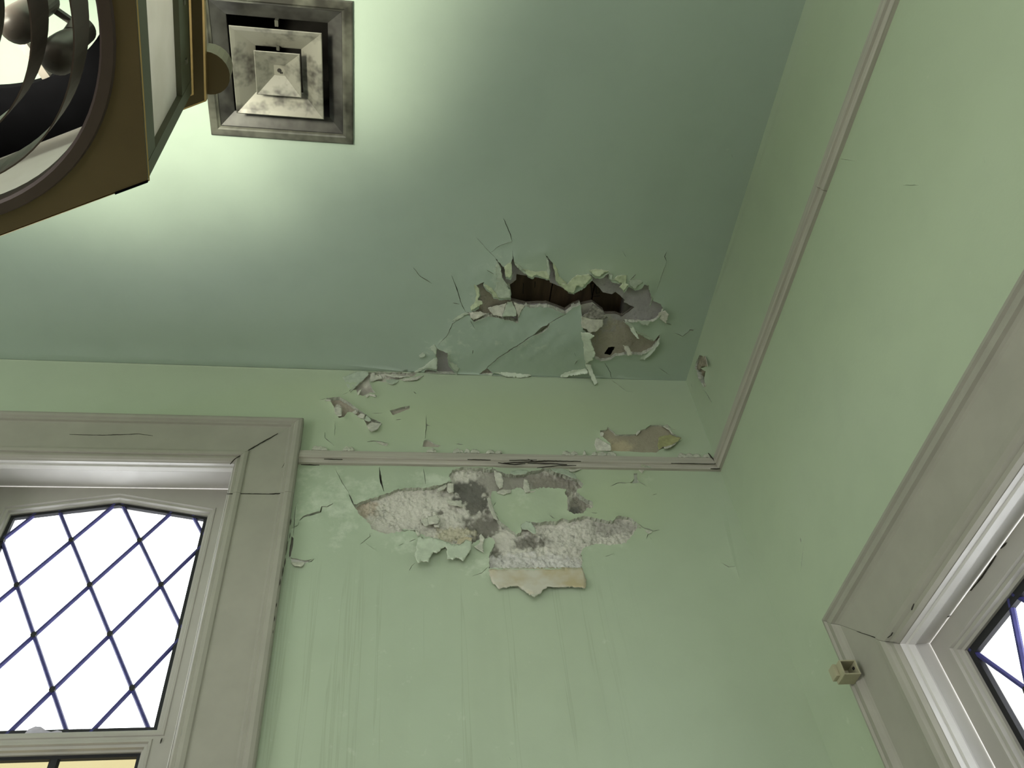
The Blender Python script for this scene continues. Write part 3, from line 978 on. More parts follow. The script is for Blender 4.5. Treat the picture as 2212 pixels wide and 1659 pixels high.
drip_b = lambda px: np.clip((px[:, 1] - 1180) / 110, 0, 1) * np.clip((1420 - px[:, 0]) / 200, 0, 1)
rough_b = lambda px: blobs(px, [(720, 1080, 90, 80, .006), (950, 1040, 120, 25, .005), (760, 850, 90, 50, .003), (1000, 1220, 120, 50, .003), (1150, 1090, 70, 45, .003), (1330, 1040, 130, 40, .0025), (1000, 920, 200, 50, .003)])
GROUND[1] = hole_lift(b_holes, PB, b_bumps, rough=rough_b)
wall_back = sheet('wall_back', PB, rect_b, [h for h, _, _ in b_holes] + [w1_open], np.concatenate([fine, coarse]),
                  hole_lift(b_holes, PB, b_bumps, rough=rough_b), [M['wall'], M['edge']], .014, {'bloom': bloom_b, 'damp_glow': damp_b, 'drip': drip_b})
tag(wall_back, 'mint green plaster wall with flaking paint beside the left window', 'wall', 'structure')

plaster('bare_plaster', wall_back, PB, big_hole, 8, 2.2, .0070, .0065,
        [(1085, 1040, 150, 34, MID, .001, .5), (1200, 1045, 60, 26, (.27, .25, .21), .002, .5), (1252, 1085, 26, 26, (.25, .235, .195), .002, .4),
         (1012, 1058, 34, 30, CEMENT, .003, .25), (1030, 1085, 26, 24, CEMENT, .003, .25), (960, 1025, 70, 12, WHITE, -.001, .3), (1045, 1140, 46, 40, (.20, .19, .16), .002, .7), (1064, 1185, 22, 26, (.22, .21, .175), .002, .6),
         (1140, 1168, 46, 12, (.21, .20, .17), .002, .7), (1085, 1165, 24, 20, WHITE, -.001, .4), (980, 1150, 40, 16, (.50, .47, .35), 0, .4), (1330, 1135, 50, 16, (.43, .41, .36), .002, .4),
         (790, 1095, 24, 20, (.45, .39, .31), .001, .5), (952, 1102, 8, 6, (.2, .19, .16), .002, .3), (1240, 1100, 18, 8, CEMENT, .002, .4), (1130, 1216, 120, 22, (.60, .585, .54), -.001, .4)],
        WHITE, seed=11, grit=.85)
plaster('bare_plaster', wall_back, PB, w1, 6, 2.6, .004, .003, [(800, 815, 60, 16, WHITE, -.001, .5)], (.40, .37, .32), seed=12)
plaster('bare_plaster', wall_back, PB, w2, 5, 2.6, .005, .003, [(730, 886, 8, 14, WHITE, -.002, .3), (790, 905, 30, 10, WHITE, -.002, .5)], (.38, .335, .27), seed=13)
for i, h in enumerate([w3, w4]):
    plaster('bare_plaster', wall_back, PB, h, 4, 2.6, .003, .001, [], (.37, .34, .28), seed=14 + i)
plaster('bare_plaster', wall_back, PB, w5, 4, 3, .003, .0006, [(1330, 965, 40, 14, TANC, 0, .6)], (.335, .305, .225), seed=16)
plaster('bare_plaster', wall_back, PB, w6, 4, 2.6, .002, .002, [], (.62, .61, .57), seed=17)
plaster('bare_plaster', wall_back, PB, w7, 4, 2.6, .002, .002, [], (.52, .55, .46), seed=18)
plaster('bare_plaster', wall_back, PB, w8, 3, 2.6, .005, .002, [], (.20, .19, .16), seed=19)

BF = [
    (km([(150, 1140), (200, 1120), (235, 1150), (330, 1130), (480, 1165), (560, 1200), (640, 1230), (740, 1240), (850, 1160), (925, 1200), (912, 1310), (860, 1390), (800, 1470),
         (700, 1420), (655, 1452), (570, 1432), (562, 1290), (540, 1265), (500, 1290), (430, 1352), (372, 1340), (340, 1400), (300, 1490), (210, 1470), (150, 1502), (98, 1400), (130, 1300)]),
     km([(120, 1120), (930, 1190)]), .030, PALE, 1.4),
    (km([(960, 1265), (1030, 1222), (1060, 1150), (1100, 1160), (1082, 1250), (1097, 1352), (1020, 1310)]), km([(1050, 1150), (1105, 1155)]), .012, CHALK, .8),
    (k4([(183, 1190), (300, 1180), (600, 1176), (900, 1172), (1232, 1170), (1250, 1220), (1280, 1300), (1270, 1402), (1100, 1386), (960, 1392), (850, 1382), (780, 1442),
         (700, 1502), (600, 1442), (520, 1382), (440, 1382), (300, 1412), (220, 1332)]), k4([(183, 1180), (1240, 1165)]), .020, TAN, 1.9),
    (k4([(480, 1375), (600, 1372), (800, 1400), (780, 1442), (700, 1502), (600, 1442), (520, 1392)]), k4([(480, 1365), (800, 1380)]), .026, CHALK, 1.0),
    (kw([(1000, 812), (1060, 770), (1130, 778), (1195, 785), (1140, 852), (1062, 887), (1030, 860)]), kw([(1000, 800), (1190, 770)]), .010, CHALK, .8),
    (kw([(960, 735), (1010, 680), (1060, 740), (1030, 760)]), kw([(950, 735), (1015, 670)]), .008, GREEN, .5),
    (kw([(480, 495), (510, 475), (550, 482), (550, 505)]), kw([(480, 480), (550, 470)]), .005, CHALK, .5),
    (kw([(820, 640), (862, 612), (885, 650), (860, 668)]), kw([(820, 635), (865, 605)]), .006, CHALK, .6),
    (kw([(880, 695), (925, 655), (985, 670), (965, 720), (925, 715)]), kw([(880, 690), (985, 655)]), .007, CHALK, .6),
    (kw([(700, 200), (860, 135), (970, 118), (1020, 140), (1028, 170), (955, 240), (880, 310), (800, 390), (760, 330)]), kw([(690, 190), (770, 400)]), .007, GREEN, .8),
    (kw([(880, 405), (900, 370), (945, 345), (920, 395), (900, 432)]), kw([(870, 390), (940, 335)]), .004, CHALK, .6),
    (kw([(985, 438), (1020, 408), (1100, 415), (1128, 435), (1110, 452), (1040, 430), (1010, 455)]), kw([(985, 425), (1128, 410)]), .006, CHALK, .8),
    (kw([(1040, 160), (1090, 135), (1110, 180), (1180, 165), (1200, 215), (1100, 245), (1050, 260)]), kw([(1040, 150), (1200, 145)]), .007, CHALK, 1.2),
    (kw([(1200, 160), (1300, 165), (1420, 180), (1520, 170), (1560, 190), (1440, 205), (1320, 200)]), kw([(1200, 150), (1560, 160)]), .006, CHALK, 1.0),
    (kw([(1240, 230), (1340, 225), (1420, 235), (1380, 272), (1320, 295), (1260, 275)]), kw([(1240, 222), (1420, 228)]), .006, GREEN, .9),
    (kw([(1430, 230), (1560, 205), (1720, 180), (1640, 235), (1480, 250)]), kw([(1430, 222), (1720, 172)]), .006, CHALK, .9),
    (kw([(1115, 1010), (1200, 1025), (1275, 1040), (1250, 1065), (1205, 1055)]), kw([(1110, 1068), (1270, 1075)]), .010, CHALK, .6),
    (kr([(1110, 425), (1130, 325), (1270, 300), (1425, 345), (1372, 395), (1300, 432), (1180, 462), (1125, 505)]), kr([(1105, 420), (1140, 310)]), .016, OCHRE, .9),
    (kr([(1190, 462), (1290, 430), (1370, 380), (1350, 420), (1280, 470), (1200, 482)]), kr([(1190, 450), (1370, 372)]), .018, CHALK, .8),
    (kr([(290, 350), (330, 345), (380, 385), (450, 420), (492, 440), (492, 512), (300, 512), (270, 430)]), kr([(265, 345), (290, 520)]), .006, CHALK, .8),
    (kr([(345, 262), (400, 275), (385, 320), (360, 330), (345, 300)]), kr([(340, 255), (345, 330)]), .005, CHALK, .8),
    (kr([(1180, 190), (1235, 160), (1290, 220), (1350, 235), (1290, 245), (1330, 305), (1300, 300), (1265, 240)]), kr([(1230, 155), (1360, 290)]), .005, CHALK, .6),
    (kr([(820, 285), (850, 250), (895, 235), (860, 285), (830, 310)]), kr([(815, 280), (890, 230)]), .004, CHALK, .5),
    (k4([(245, 85), (330, 120), (350, 200), (345, 270), (305, 290), (270, 230), (250, 150)]), k4([(240, 80), (340, 100)]), .008, CHALK, 1.0),
    (k4([(580, 180), (620, 190), (640, 260), (650, 320), (600, 335), (570, 270)]), k4([(575, 170), (630, 180)]), .008, CHALK, 1.0),
    (k4([(275, 330), (340, 290), (440, 300), (430, 330), (350, 355), (300, 345)]), k4([(275, 320), (440, 290)]), .006, CHALK, .8),
    (k4([(868, 45), (960, 40), (1060, 80), (1150, 130), (1180, 180), (1120, 170), (1040, 130), (940, 110), (900, 85)]), k4([(868, 38), (1180, 150)]), .012, GREEN, .8),
    (k4([(1075, 60), (1140, 75), (1225, 50), (1230, 65), (1150, 95), (1100, 90)]), k4([(1075, 52), (1230, 45)]), .006, CHALK, .6),
    (k4([(425, 115), (430, 90), (560, 72), (640, 85), (600, 125), (480, 138)]), k4([(425, 80), (640, 70)]), .007, GREEN, .8),
    (k4([(540, 700), (600, 655), (660, 665), (705, 730), (715, 795), (680, 790), (620, 745), (560, 745)]), k4([(540, 690), (660, 655)]), .010, GREEN, .6),
    (k4([(165, 400), (200, 380), (225, 470), (270, 590), (290, 640), (240, 620), (190, 500)]), k4([(225, 380), (290, 600)]), .008, CHALK, .9),
    (k4([(1190, 1040), (1230, 1030), (1235, 1110), (1215, 1090)]), k4([(1240, 1030), (1240, 1110)]), .006, CHALK, .5),
    (k4([(600, 285), (690, 305), (760, 282), (680, 330), (620, 335)]), k4([(600, 340), (760, 300)]), .005, CHALK, .7),
    (km([(580, 360), (660, 350), (670, 480), (600, 500), (568, 460)]), km([(575, 355), (665, 345)]), .004, CHALK, .8),
    (km([(440, 430), (560, 370), (575, 395), (520, 450), (420, 480)]), km([(430, 420), (560, 360)]), .004, CHALK, .8),
    (km([(560, 590), (640, 610), (770, 600), (790, 690), (700, 680), (600, 660)]), km([(560, 580), (780, 590)]), .005, CHALK, 1.0),
    (km([(290, 830), (420, 810), (470, 870), (440, 930), (300, 950)]), km([(285, 820), (450, 800)]), .006, CHALK, 1.0),
    (km([(210, 870), (290, 850), (300, 960), (260, 975), (205, 920)]), km([(205, 860), (290, 845)]), .005, CHALK, 1.0),
    (km([(375, 950), (450, 890), (480, 920), (460, 985), (390, 985)]), km([(370, 940), (470, 880)]), .005, CHALK, 1.0),
    (km([(1030, 1110), (1060, 1080), (1110, 1150), (1085, 1200), (1040, 1180)]), km([(1030, 1100), (1080, 1075)]), .006, CHALK, .8),
    (km([(740, 1150), (850, 1120), (930, 1140), (920, 1190), (850, 1165), (760, 1230), (700, 1230)]), km([(735, 1140), (930, 1125)]), .006, TAN, .8),
    (kr([(890, 685), (1040, 735), (1090, 762), (980, 765), (885, 762)]), kr([(885, 775), (1090, 775)]), .022, GREEN, .4),
    (kr([(855, 765), (935, 765), (905, 812)]), kr([(855, 760), (935, 760)]), .006, CHALK, .5),
    (k5([(895, 655), (920, 680), (930, 705), (905, 700)]), k5([(890, 650), (920, 670)]), .004, CHALK, .5),
    (k5([(970, 735), (1010, 725), (1050, 750), (1015, 770)]), k5([(970, 725), (1050, 735)]), .004, CHALK, .7),
    (kl([(155, 1245), (240, 1235), (330, 1245), (290, 1290), (200, 1285)]), kl([(150, 1240), (330, 1238)]), .008, CHALK, .7),
    (kl([(1640, 850), (1680, 870), (1700, 920), (1670, 930)]), kl([(1640, 840), (1690, 850)]), .006, CHALK, .7),
    (kw([(590, 590), (640, 560), (690, 590), (685, 690), (640, 690), (605, 660)]), kw([(590, 580), (690, 570)]), .002, CHALK, .7),
]
for i, (poly, hinge, up, mats, amp) in enumerate(BF):
    flake(wall_back, PB, poly, hinge, up, 1.35, mats, seed=i + 120, amp=amp, step=2.6, rough=.0018)
# crumbs of old filler lying along the top of the picture rail
for i in range(46):
    x = random.choice([random.uniform(668, 760), random.uniform(920, 1080), random.uniform(1215, 1330), random.uniform(1465, 1535)])
    yb = 968 + (x - 650) * .0195
    w, h = random.uniform(4, 11), random.uniform(3, 7)
    flake(wall_back, PB, [(x - w, yb + 3), (x - w * .6, yb - h * .6), (x + w * .1, yb - h), (x + w * .8, yb - h * .4), (x + w, yb + 3)], ((x - w, yb - h - 1), (x + w, yb - h - 1)),
          random.uniform(.006, .012), 1.0, CHALK, seed=i + 300, amp=1.1, step=2.0, name='filler_crumb')

# =================================================================== RIGHT WALL
r1 = jag(kc([(700, 430), (770, 460), (800, 560), (815, 660), (740, 700), (820, 760), (790, 870), (800, 1060), (770, 1075), (720, 960), (680, 900), (670, 780), (640, 745), (600, 700), (620, 590), (670, 500)]), .8, 2, 81)
r_cracks = [crack(kc([(750, 1120), (830, 1250), (900, 1380)]), 2.4, .5, 82), crack(kc([(490, 1000), (510, 1080)]), 1.4, .3, 83),
            crack([(1729, 1161), (1731, 1172)], 3.2, .4, 84), crack([(2127, 346), (2129, 352)], 3.4, .3, 85), crack([(1950, 400), (1985, 400)], 1.2, .8, 86),
            crack([(1860, 112), (1862, 122)], 3.6, .3, 87), crack(kc([(870, 1040), (878, 1090)]), 1.6, .3, 88), crack([(1815, 343), (1850, 348)], 1.0, .5, 89),
            crack([(1736, 1180), (1730, 1235)], 1.0, .5, 90)]
W2 = dict(y1=1.272, y0=.25, top=2.479, cw=.152, bottom=.95)
w2_open = [(W2['y0'] + .135, W2['bottom']), (W2['y1'] - .135, W2['bottom']), (W2['y1'] - .135, W2['top'] - .135), (W2['y0'] + .135, W2['top'] - .135)]
r_holes = [(PR.uv(r1), .005, .010)] + [(PR.uv(h), .0012, .005) for h in r_cracks]
rect_r = [(FRONT, 0), (BACK, 0), (BACK, CEIL), (FRONT, CEIL)]
fine = PR.uv(grid_px(1490, 740, 1580, 900, 5, 3))
fine = fine[(fine[:, 0] < BACK - .004) & (fine[:, 1] < CEIL - .004)]
gx, gy = np.meshgrid(np.arange(0, BACK - .03, .05), np.arange(2.5, CEIL - .02, .05))
coarse = np.stack([gx.ravel(), gy.ravel()], 1) + .003
bloom_r = lambda px: blobs(px, [(1760, 1380, 60, 120, .1)])
glow_r = lambda px: blobs(px, [(2100, 60, 500, 500, .30)])  # warm light at the upper right, painted in as yellowing
wall_right = sheet('wall_right', PR, rect_r, [h for h, _, _ in r_holes] + [w2_open], np.concatenate([fine, coarse]),
                   hole_lift(r_holes, PR, [(1517, 790, 14, 50, .004)]), [M['wall_side'], M['edge']], .014, {'bloom': bloom_r, 'damp_glow': glow_r})
tag(wall_right, 'smooth mint green wall at right with one small chipped spot', 'wall', 'structure')
plaster('bare_plaster', wall_right, PR, r1, 4, 2, .004, .002, [(1521, 820, 9, 14, (.10, .105, .06), .004, .4)], (.36, .32, .24), seed=31)
flake(wall_right, PR, kc([(690, 440), (765, 455), (798, 560), (812, 665), (750, 650), (690, 665), (650, 740), (600, 705), (620, 590), (665, 500)]), kc([(665, 430), (590, 700)]), .016, 1.2,
      [plain('buff_chip', (.40, .35, .26), .9, var=.2, scale=110), M['flake_back']], seed=91, amp=.7, step=2)
flake(wall_right, PR, kc([(705, 985), (735, 965), (778, 1030), (772, 1072), (735, 1040)]), kc([(700, 975), (740, 1060)]), .006, 1.0, CHALK, seed=92, amp=.5, step=2)

# =================================================================== walls behind the camera, floor, cores
def slab(name, rect3, holes, axis, label):
    pl = Plane(*axis)
    o = sheet(name, pl, rect3, holes, np.zeros((0, 2)), None, [M['wall_side'], M['wall_side']], -.15 if name in ('wall_left', 'wall_front') else .1)
    return tag(o, label, 'wall', 'structure')


slab('wall_left', [(FRONT, 0), (BACK, 0), (BACK, CEIL), (FRONT, CEIL)], [[(-2.1, .7), (.3, .7), (.3, 2.4), (-2.1, 2.4)]], (0, LEFT, 1, 2, False), 'plain green wall far to the left, out of view')
slab('wall_front', [(LEFT, 0), (RIGHT, 0), (RIGHT, CEIL), (LEFT, CEIL)], [[(-2.2, .7), (.4, .7), (.4, 2.4), (-2.2, 2.4)]], (1, FRONT, 0, 2, False), 'plain green wall behind the camera, out of view')
v, f = box(LEFT, RIGHT, FRONT, BACK, -.1, 0)
tag(link('floor', v, f, M['floor']), 'dark worn floor below the view', 'floor', 'structure')
# solid masonry behind the paint (closes the cracks and keeps daylight out)
mb = MB()
ox0, ox1, oz0, oz1 = w1_open[0][0] - .004, w1_open[1][0] + .004, W1['bottom'] - .004, w1_open[2][1] + .004
for a in ((LEFT, ox0, 0, CEIL), (ox1, RIGHT + .12, 0, CEIL), (ox0, ox1, oz1, CEIL), (ox0, ox1, 0, oz0)):
    mb.add(box(a[0], a[1], BACK + .0142, BACK + .13, a[2], a[3]))
mb.build('wall_core', M['backing'], wall_back)
mb = MB()
oy0, oy1, oz0, oz1 = w2_open[0][0] - .004, w2_open[1][0] + .004, W2['bottom'] - .004, w2_open[2][1] + .004
for a in ((FRONT, oy0, 0, CEIL), (oy1, BACK + .0141, 0, CEIL), (oy0, oy1, oz1, CEIL), (oy0, oy1, 0, oz0)):
    mb.add(box(RIGHT + .0142, RIGHT + .13, a[0], a[1], a[2], a[3]))
mb.build('wall_core', M['backing'], wall_right)
mb = MB()
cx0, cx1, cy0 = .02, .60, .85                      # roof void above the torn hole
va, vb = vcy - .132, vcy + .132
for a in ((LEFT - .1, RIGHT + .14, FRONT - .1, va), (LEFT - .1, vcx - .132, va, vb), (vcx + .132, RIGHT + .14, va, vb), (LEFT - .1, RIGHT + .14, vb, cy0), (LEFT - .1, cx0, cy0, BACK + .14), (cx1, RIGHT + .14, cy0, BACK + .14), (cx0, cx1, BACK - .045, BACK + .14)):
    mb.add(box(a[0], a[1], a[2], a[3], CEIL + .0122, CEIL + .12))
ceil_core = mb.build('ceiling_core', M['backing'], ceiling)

# =================================================================== PICTURE RAILS
RAIL = [(0, 0), (.0075, .0005), (.010, .005), (.0105, .010), (.015, .0115), (.016, .0155), (.016, .0245), (.0135, .026), (.0135, .034), (.0095, .0355), (.009, .0395), (0, .040)]
RZ = 3.0465


def rail_mesh(name, a0, a1, along, m0, m1, parent=None, out=0.0, z=RZ):
    """along 'x' on the back wall or 'y' on the right wall; m0/m1 mitre the ends by the projection"""
    n = len(RAIL)
    vs_ = []
    for end, a, mit in ((0, a0, m0), (1, a1, m1)):
        for p, h in RAIL:
            q = a + mit * p
            pr = p + (out if p > 0 else 0)
            vs_.append((q, BACK - pr, z + h) if along == 'x' else (RIGHT - pr, q, z + h))
    fs = [(i, i + 1, n + i + 1, n + i) for i in range(n - 1)] + [tuple(range(n)), tuple(range(2 * n - 1, n - 1, -1))]
    if along == 'y':
        fs = [f_[::-1] for f_ in fs]
    return link(name, vs_, fs, M['rail'] if along == 'x' else M['rail_y'], parent)


M['rail_y'] = plain('worn_rail_paint_side', (0.425, 0.402, 0.335), 0.5, var=0.08, scale=1, bstr=0.25, bdist=0.002, stretch=(190, 6, 190))
trim_1 = rail_mesh('trim_1', W1['x1'] + .0005, RIGHT, 'x', 0, -1)
tag(trim_1, 'narrow grooved cream picture rail across the back wall', 'picture rail', 'structure')
trim_2 = tag(empty('trim_2', (RIGHT, 1.0, RZ)), 'narrow grooved cream picture rail running up the right wall', 'picture rail', 'structure')


def put(o, parent):
    """parent to an Empty and keep the place"""
    o.parent = parent
    o.matrix_parent_inverse = Matrix.Translation(parent.location).inverted()
    return o


yj = float(PR.at([(1785, 425)], .012)[0][1])
put(rail_mesh('rail_length', BACK, yj + .0006, 'y', -1, 0), trim_2)
put(rail_mesh('rail_length', yj - .0006, FRONT, 'y', 0, 0, out=.0012), trim_2)


def slit(name, parent, plane, pts, w, lift, seed, mat=None):
    """a narrow open split: a thin dark sliver lying on the moulding"""
    pc_ = crack(pts, w, .5, seed)
    co = plane.at(pc_, lift)
    n_ = len(co) // 2
    fs = [(i, i + 1, len(co) - 2 - i, len(co) - 1 - i) for i in range(n_ - 1)]
    bk = co.copy()
    bk[:, plane.axis] += .002
    nn = len(co)
    fs2 = [tuple(j + nn for j in f_[::-1]) for f_ in fs] + [(i, (i + 1) % nn, (i + 1) % nn + nn, i + nn) for i in range(nn)]
    return link(name, np.concatenate([co, bk]), fs + fs2, mat or M['crackfill'], parent)


for i, (q, w) in enumerate([([(1086, 1000), (1130, 998), (1180, 995), (1255, 996)], 3.0), ([(1076, 999), (1110, 1003), (1135, 1001)], 3.2), ([(1140, 1000), (1190, 1001), (1225, 1003)], 2.4),
                            ([(1160, 1010), (1210, 1005), (1245, 1005)], 2.2), ([(1010, 992), (1060, 993)], 1.6), ([(1100, 994), (1160, 993)], 1.8), ([(700, 991), (740, 992)], 1.4), ([(1450, 1000), (1545, 1002)], 1.4),
                            ([(650, 1003), (690, 1004)], 2.6), ([(1140, 991), (1155, 997)], 1.6)]):
    slit('wood_split', trim_1, PB, q, w * .62, .0170, 400 + i)
for i, (q, w) in enumerate([([(1530, 978), (1540, 990), (1546, 1002)], 2.0), ([(1535, 1012), (1556, 1012)], 2.4)]):
    slit('wood_split', trim_1, PB, q, w, .0175, 420 + i)

# =================================================================== WINDOWS
CASING1 = [(0, 0), (0, .017), (.003, .022), (.010, .0245), (.017, .0235), (.020, .0195), (.026, .0195), (.028, .015), (.032, .014), (.112, .014), (.114, .0175), (.121, .0195), (.128, .018), (.130, .013), (.136, .013), (.140, .008), (.143, .0)]
CASING2 = [(0, 0), (0, .018), (.003, .0235), (.010, .0255), (.013, .0215), (.020, .0235), (.027, .0245), (.030, .0195), (.034, .0165), (.038, .0145), (.118, .014), (.121, .0185), (.131, .020), (.138, .0165), (.142, .0115), (.148, .0105), (.152, .0)]


def poly_offset(poly, d):
    """inset a convex counter-clockwise outline by d"""
    n = len(poly)
    lines = []
    for i in range(n):
        a, b_ = np.array(poly[i]), np.array(poly[(i + 1) % n])
        t = (b_ - a) / np.linalg.norm(b_ - a)
        nr = np.array([-t[1], t[0]])
        lines.append((a + nr * d, t))
    out = []
    for i in range(n):
        (p, t), (q, s_) = lines[i - 1], lines[i]
        den = t[0] * s_[1] - t[1] * s_[0]
        k = ((q - p)[0] * s_[1] - (q - p)[1] * s_[0]) / den
        out.append(tuple(p + t * k))
    return out


def clip_poly(poly, a, b_):
    """keep the side of line a-b that lies left of it"""
    a, b_ = np.array(a, float), np.array(b_, float)
    e = b_ - a
    side = lambda p: e[0] * (p[1] - a[1]) - e[1] * (p[0] - a[0])
    out = []
    for i in range(len(poly)):
        p, q = np.array(poly[i]), np.array(poly[(i + 1) % len(poly)])
        sp_, sq = side(p), side(q)
        if sp_ >= 0:
            out.append(tuple(p))
        if (sp_ >= 0) != (sq >= 0):
            t = sp_ / (sp_ - sq)
            out.append(tuple(p + (q - p) * t))
    return out


def convex_clip(poly, region):
    for i in range(len(region)):
        if len(poly) < 3:
            return []
        poly = clip_poly(poly, region[i], region[(i + 1) % len(region)])
    return poly if len(poly) >= 3 else []


def prism(poly, y0, y1):
    n = len(poly)
    v = [(x, y0, z) for x, z in poly] + [(x, y1, z) for x, z in poly]
    f = [tuple(range(n)), tuple(range(2 * n - 1, n - 1, -1))] + [((i + 1) % n, i, i + n, (i + 1) % n + n) for i in range(n)]
    return v, f


def ring_prism(outer_loops):
    """skin between loops [(outline, y), ...] of equal count"""
    n = len(outer_loops[0][0])
    v, f = [], []
    for poly, y in outer_loops:
        v += [(x, y, z) for x, z in poly]
    for k in range(len(outer_loops) - 1):
        for i in range(n):
            j = (i + 1) % n
            f.append((k * n + i, k * n + j, (k + 1) * n + j, (k + 1) * n + i))
    return v, f


def bar(a, b_, w, y0, y1):
    a, b_ = np.array(a), np.array(b_)
    t = (b_ - a) / np.linalg.norm(b_ - a)
    nr = np.array([-t[1], t[0]]) * w / 2
    q = [tuple(a - nr), tuple(b_ - nr), tuple(b_ + nr), tuple(a + nr)]
    q2 = [tuple(a - nr * .55), tuple(b_ - nr * .55), tuple(b_ + nr * .55), tuple(a + nr * .55)]
    ym = (y0 + y1) / 2
    v = [(x, y0, z) for x, z in q2] + [(x, ym, z) for x, z in q] + [(x, y1, z) for x, z in q2]
    f = [(0, 1, 2, 3), (11, 10, 9, 8)]
    for k in (0, 4):
        f += [(k + (i + 1) % 4, k + i, k + i + 4, k + (i + 1) % 4 + 4) for i in range(4)]
    return v, f


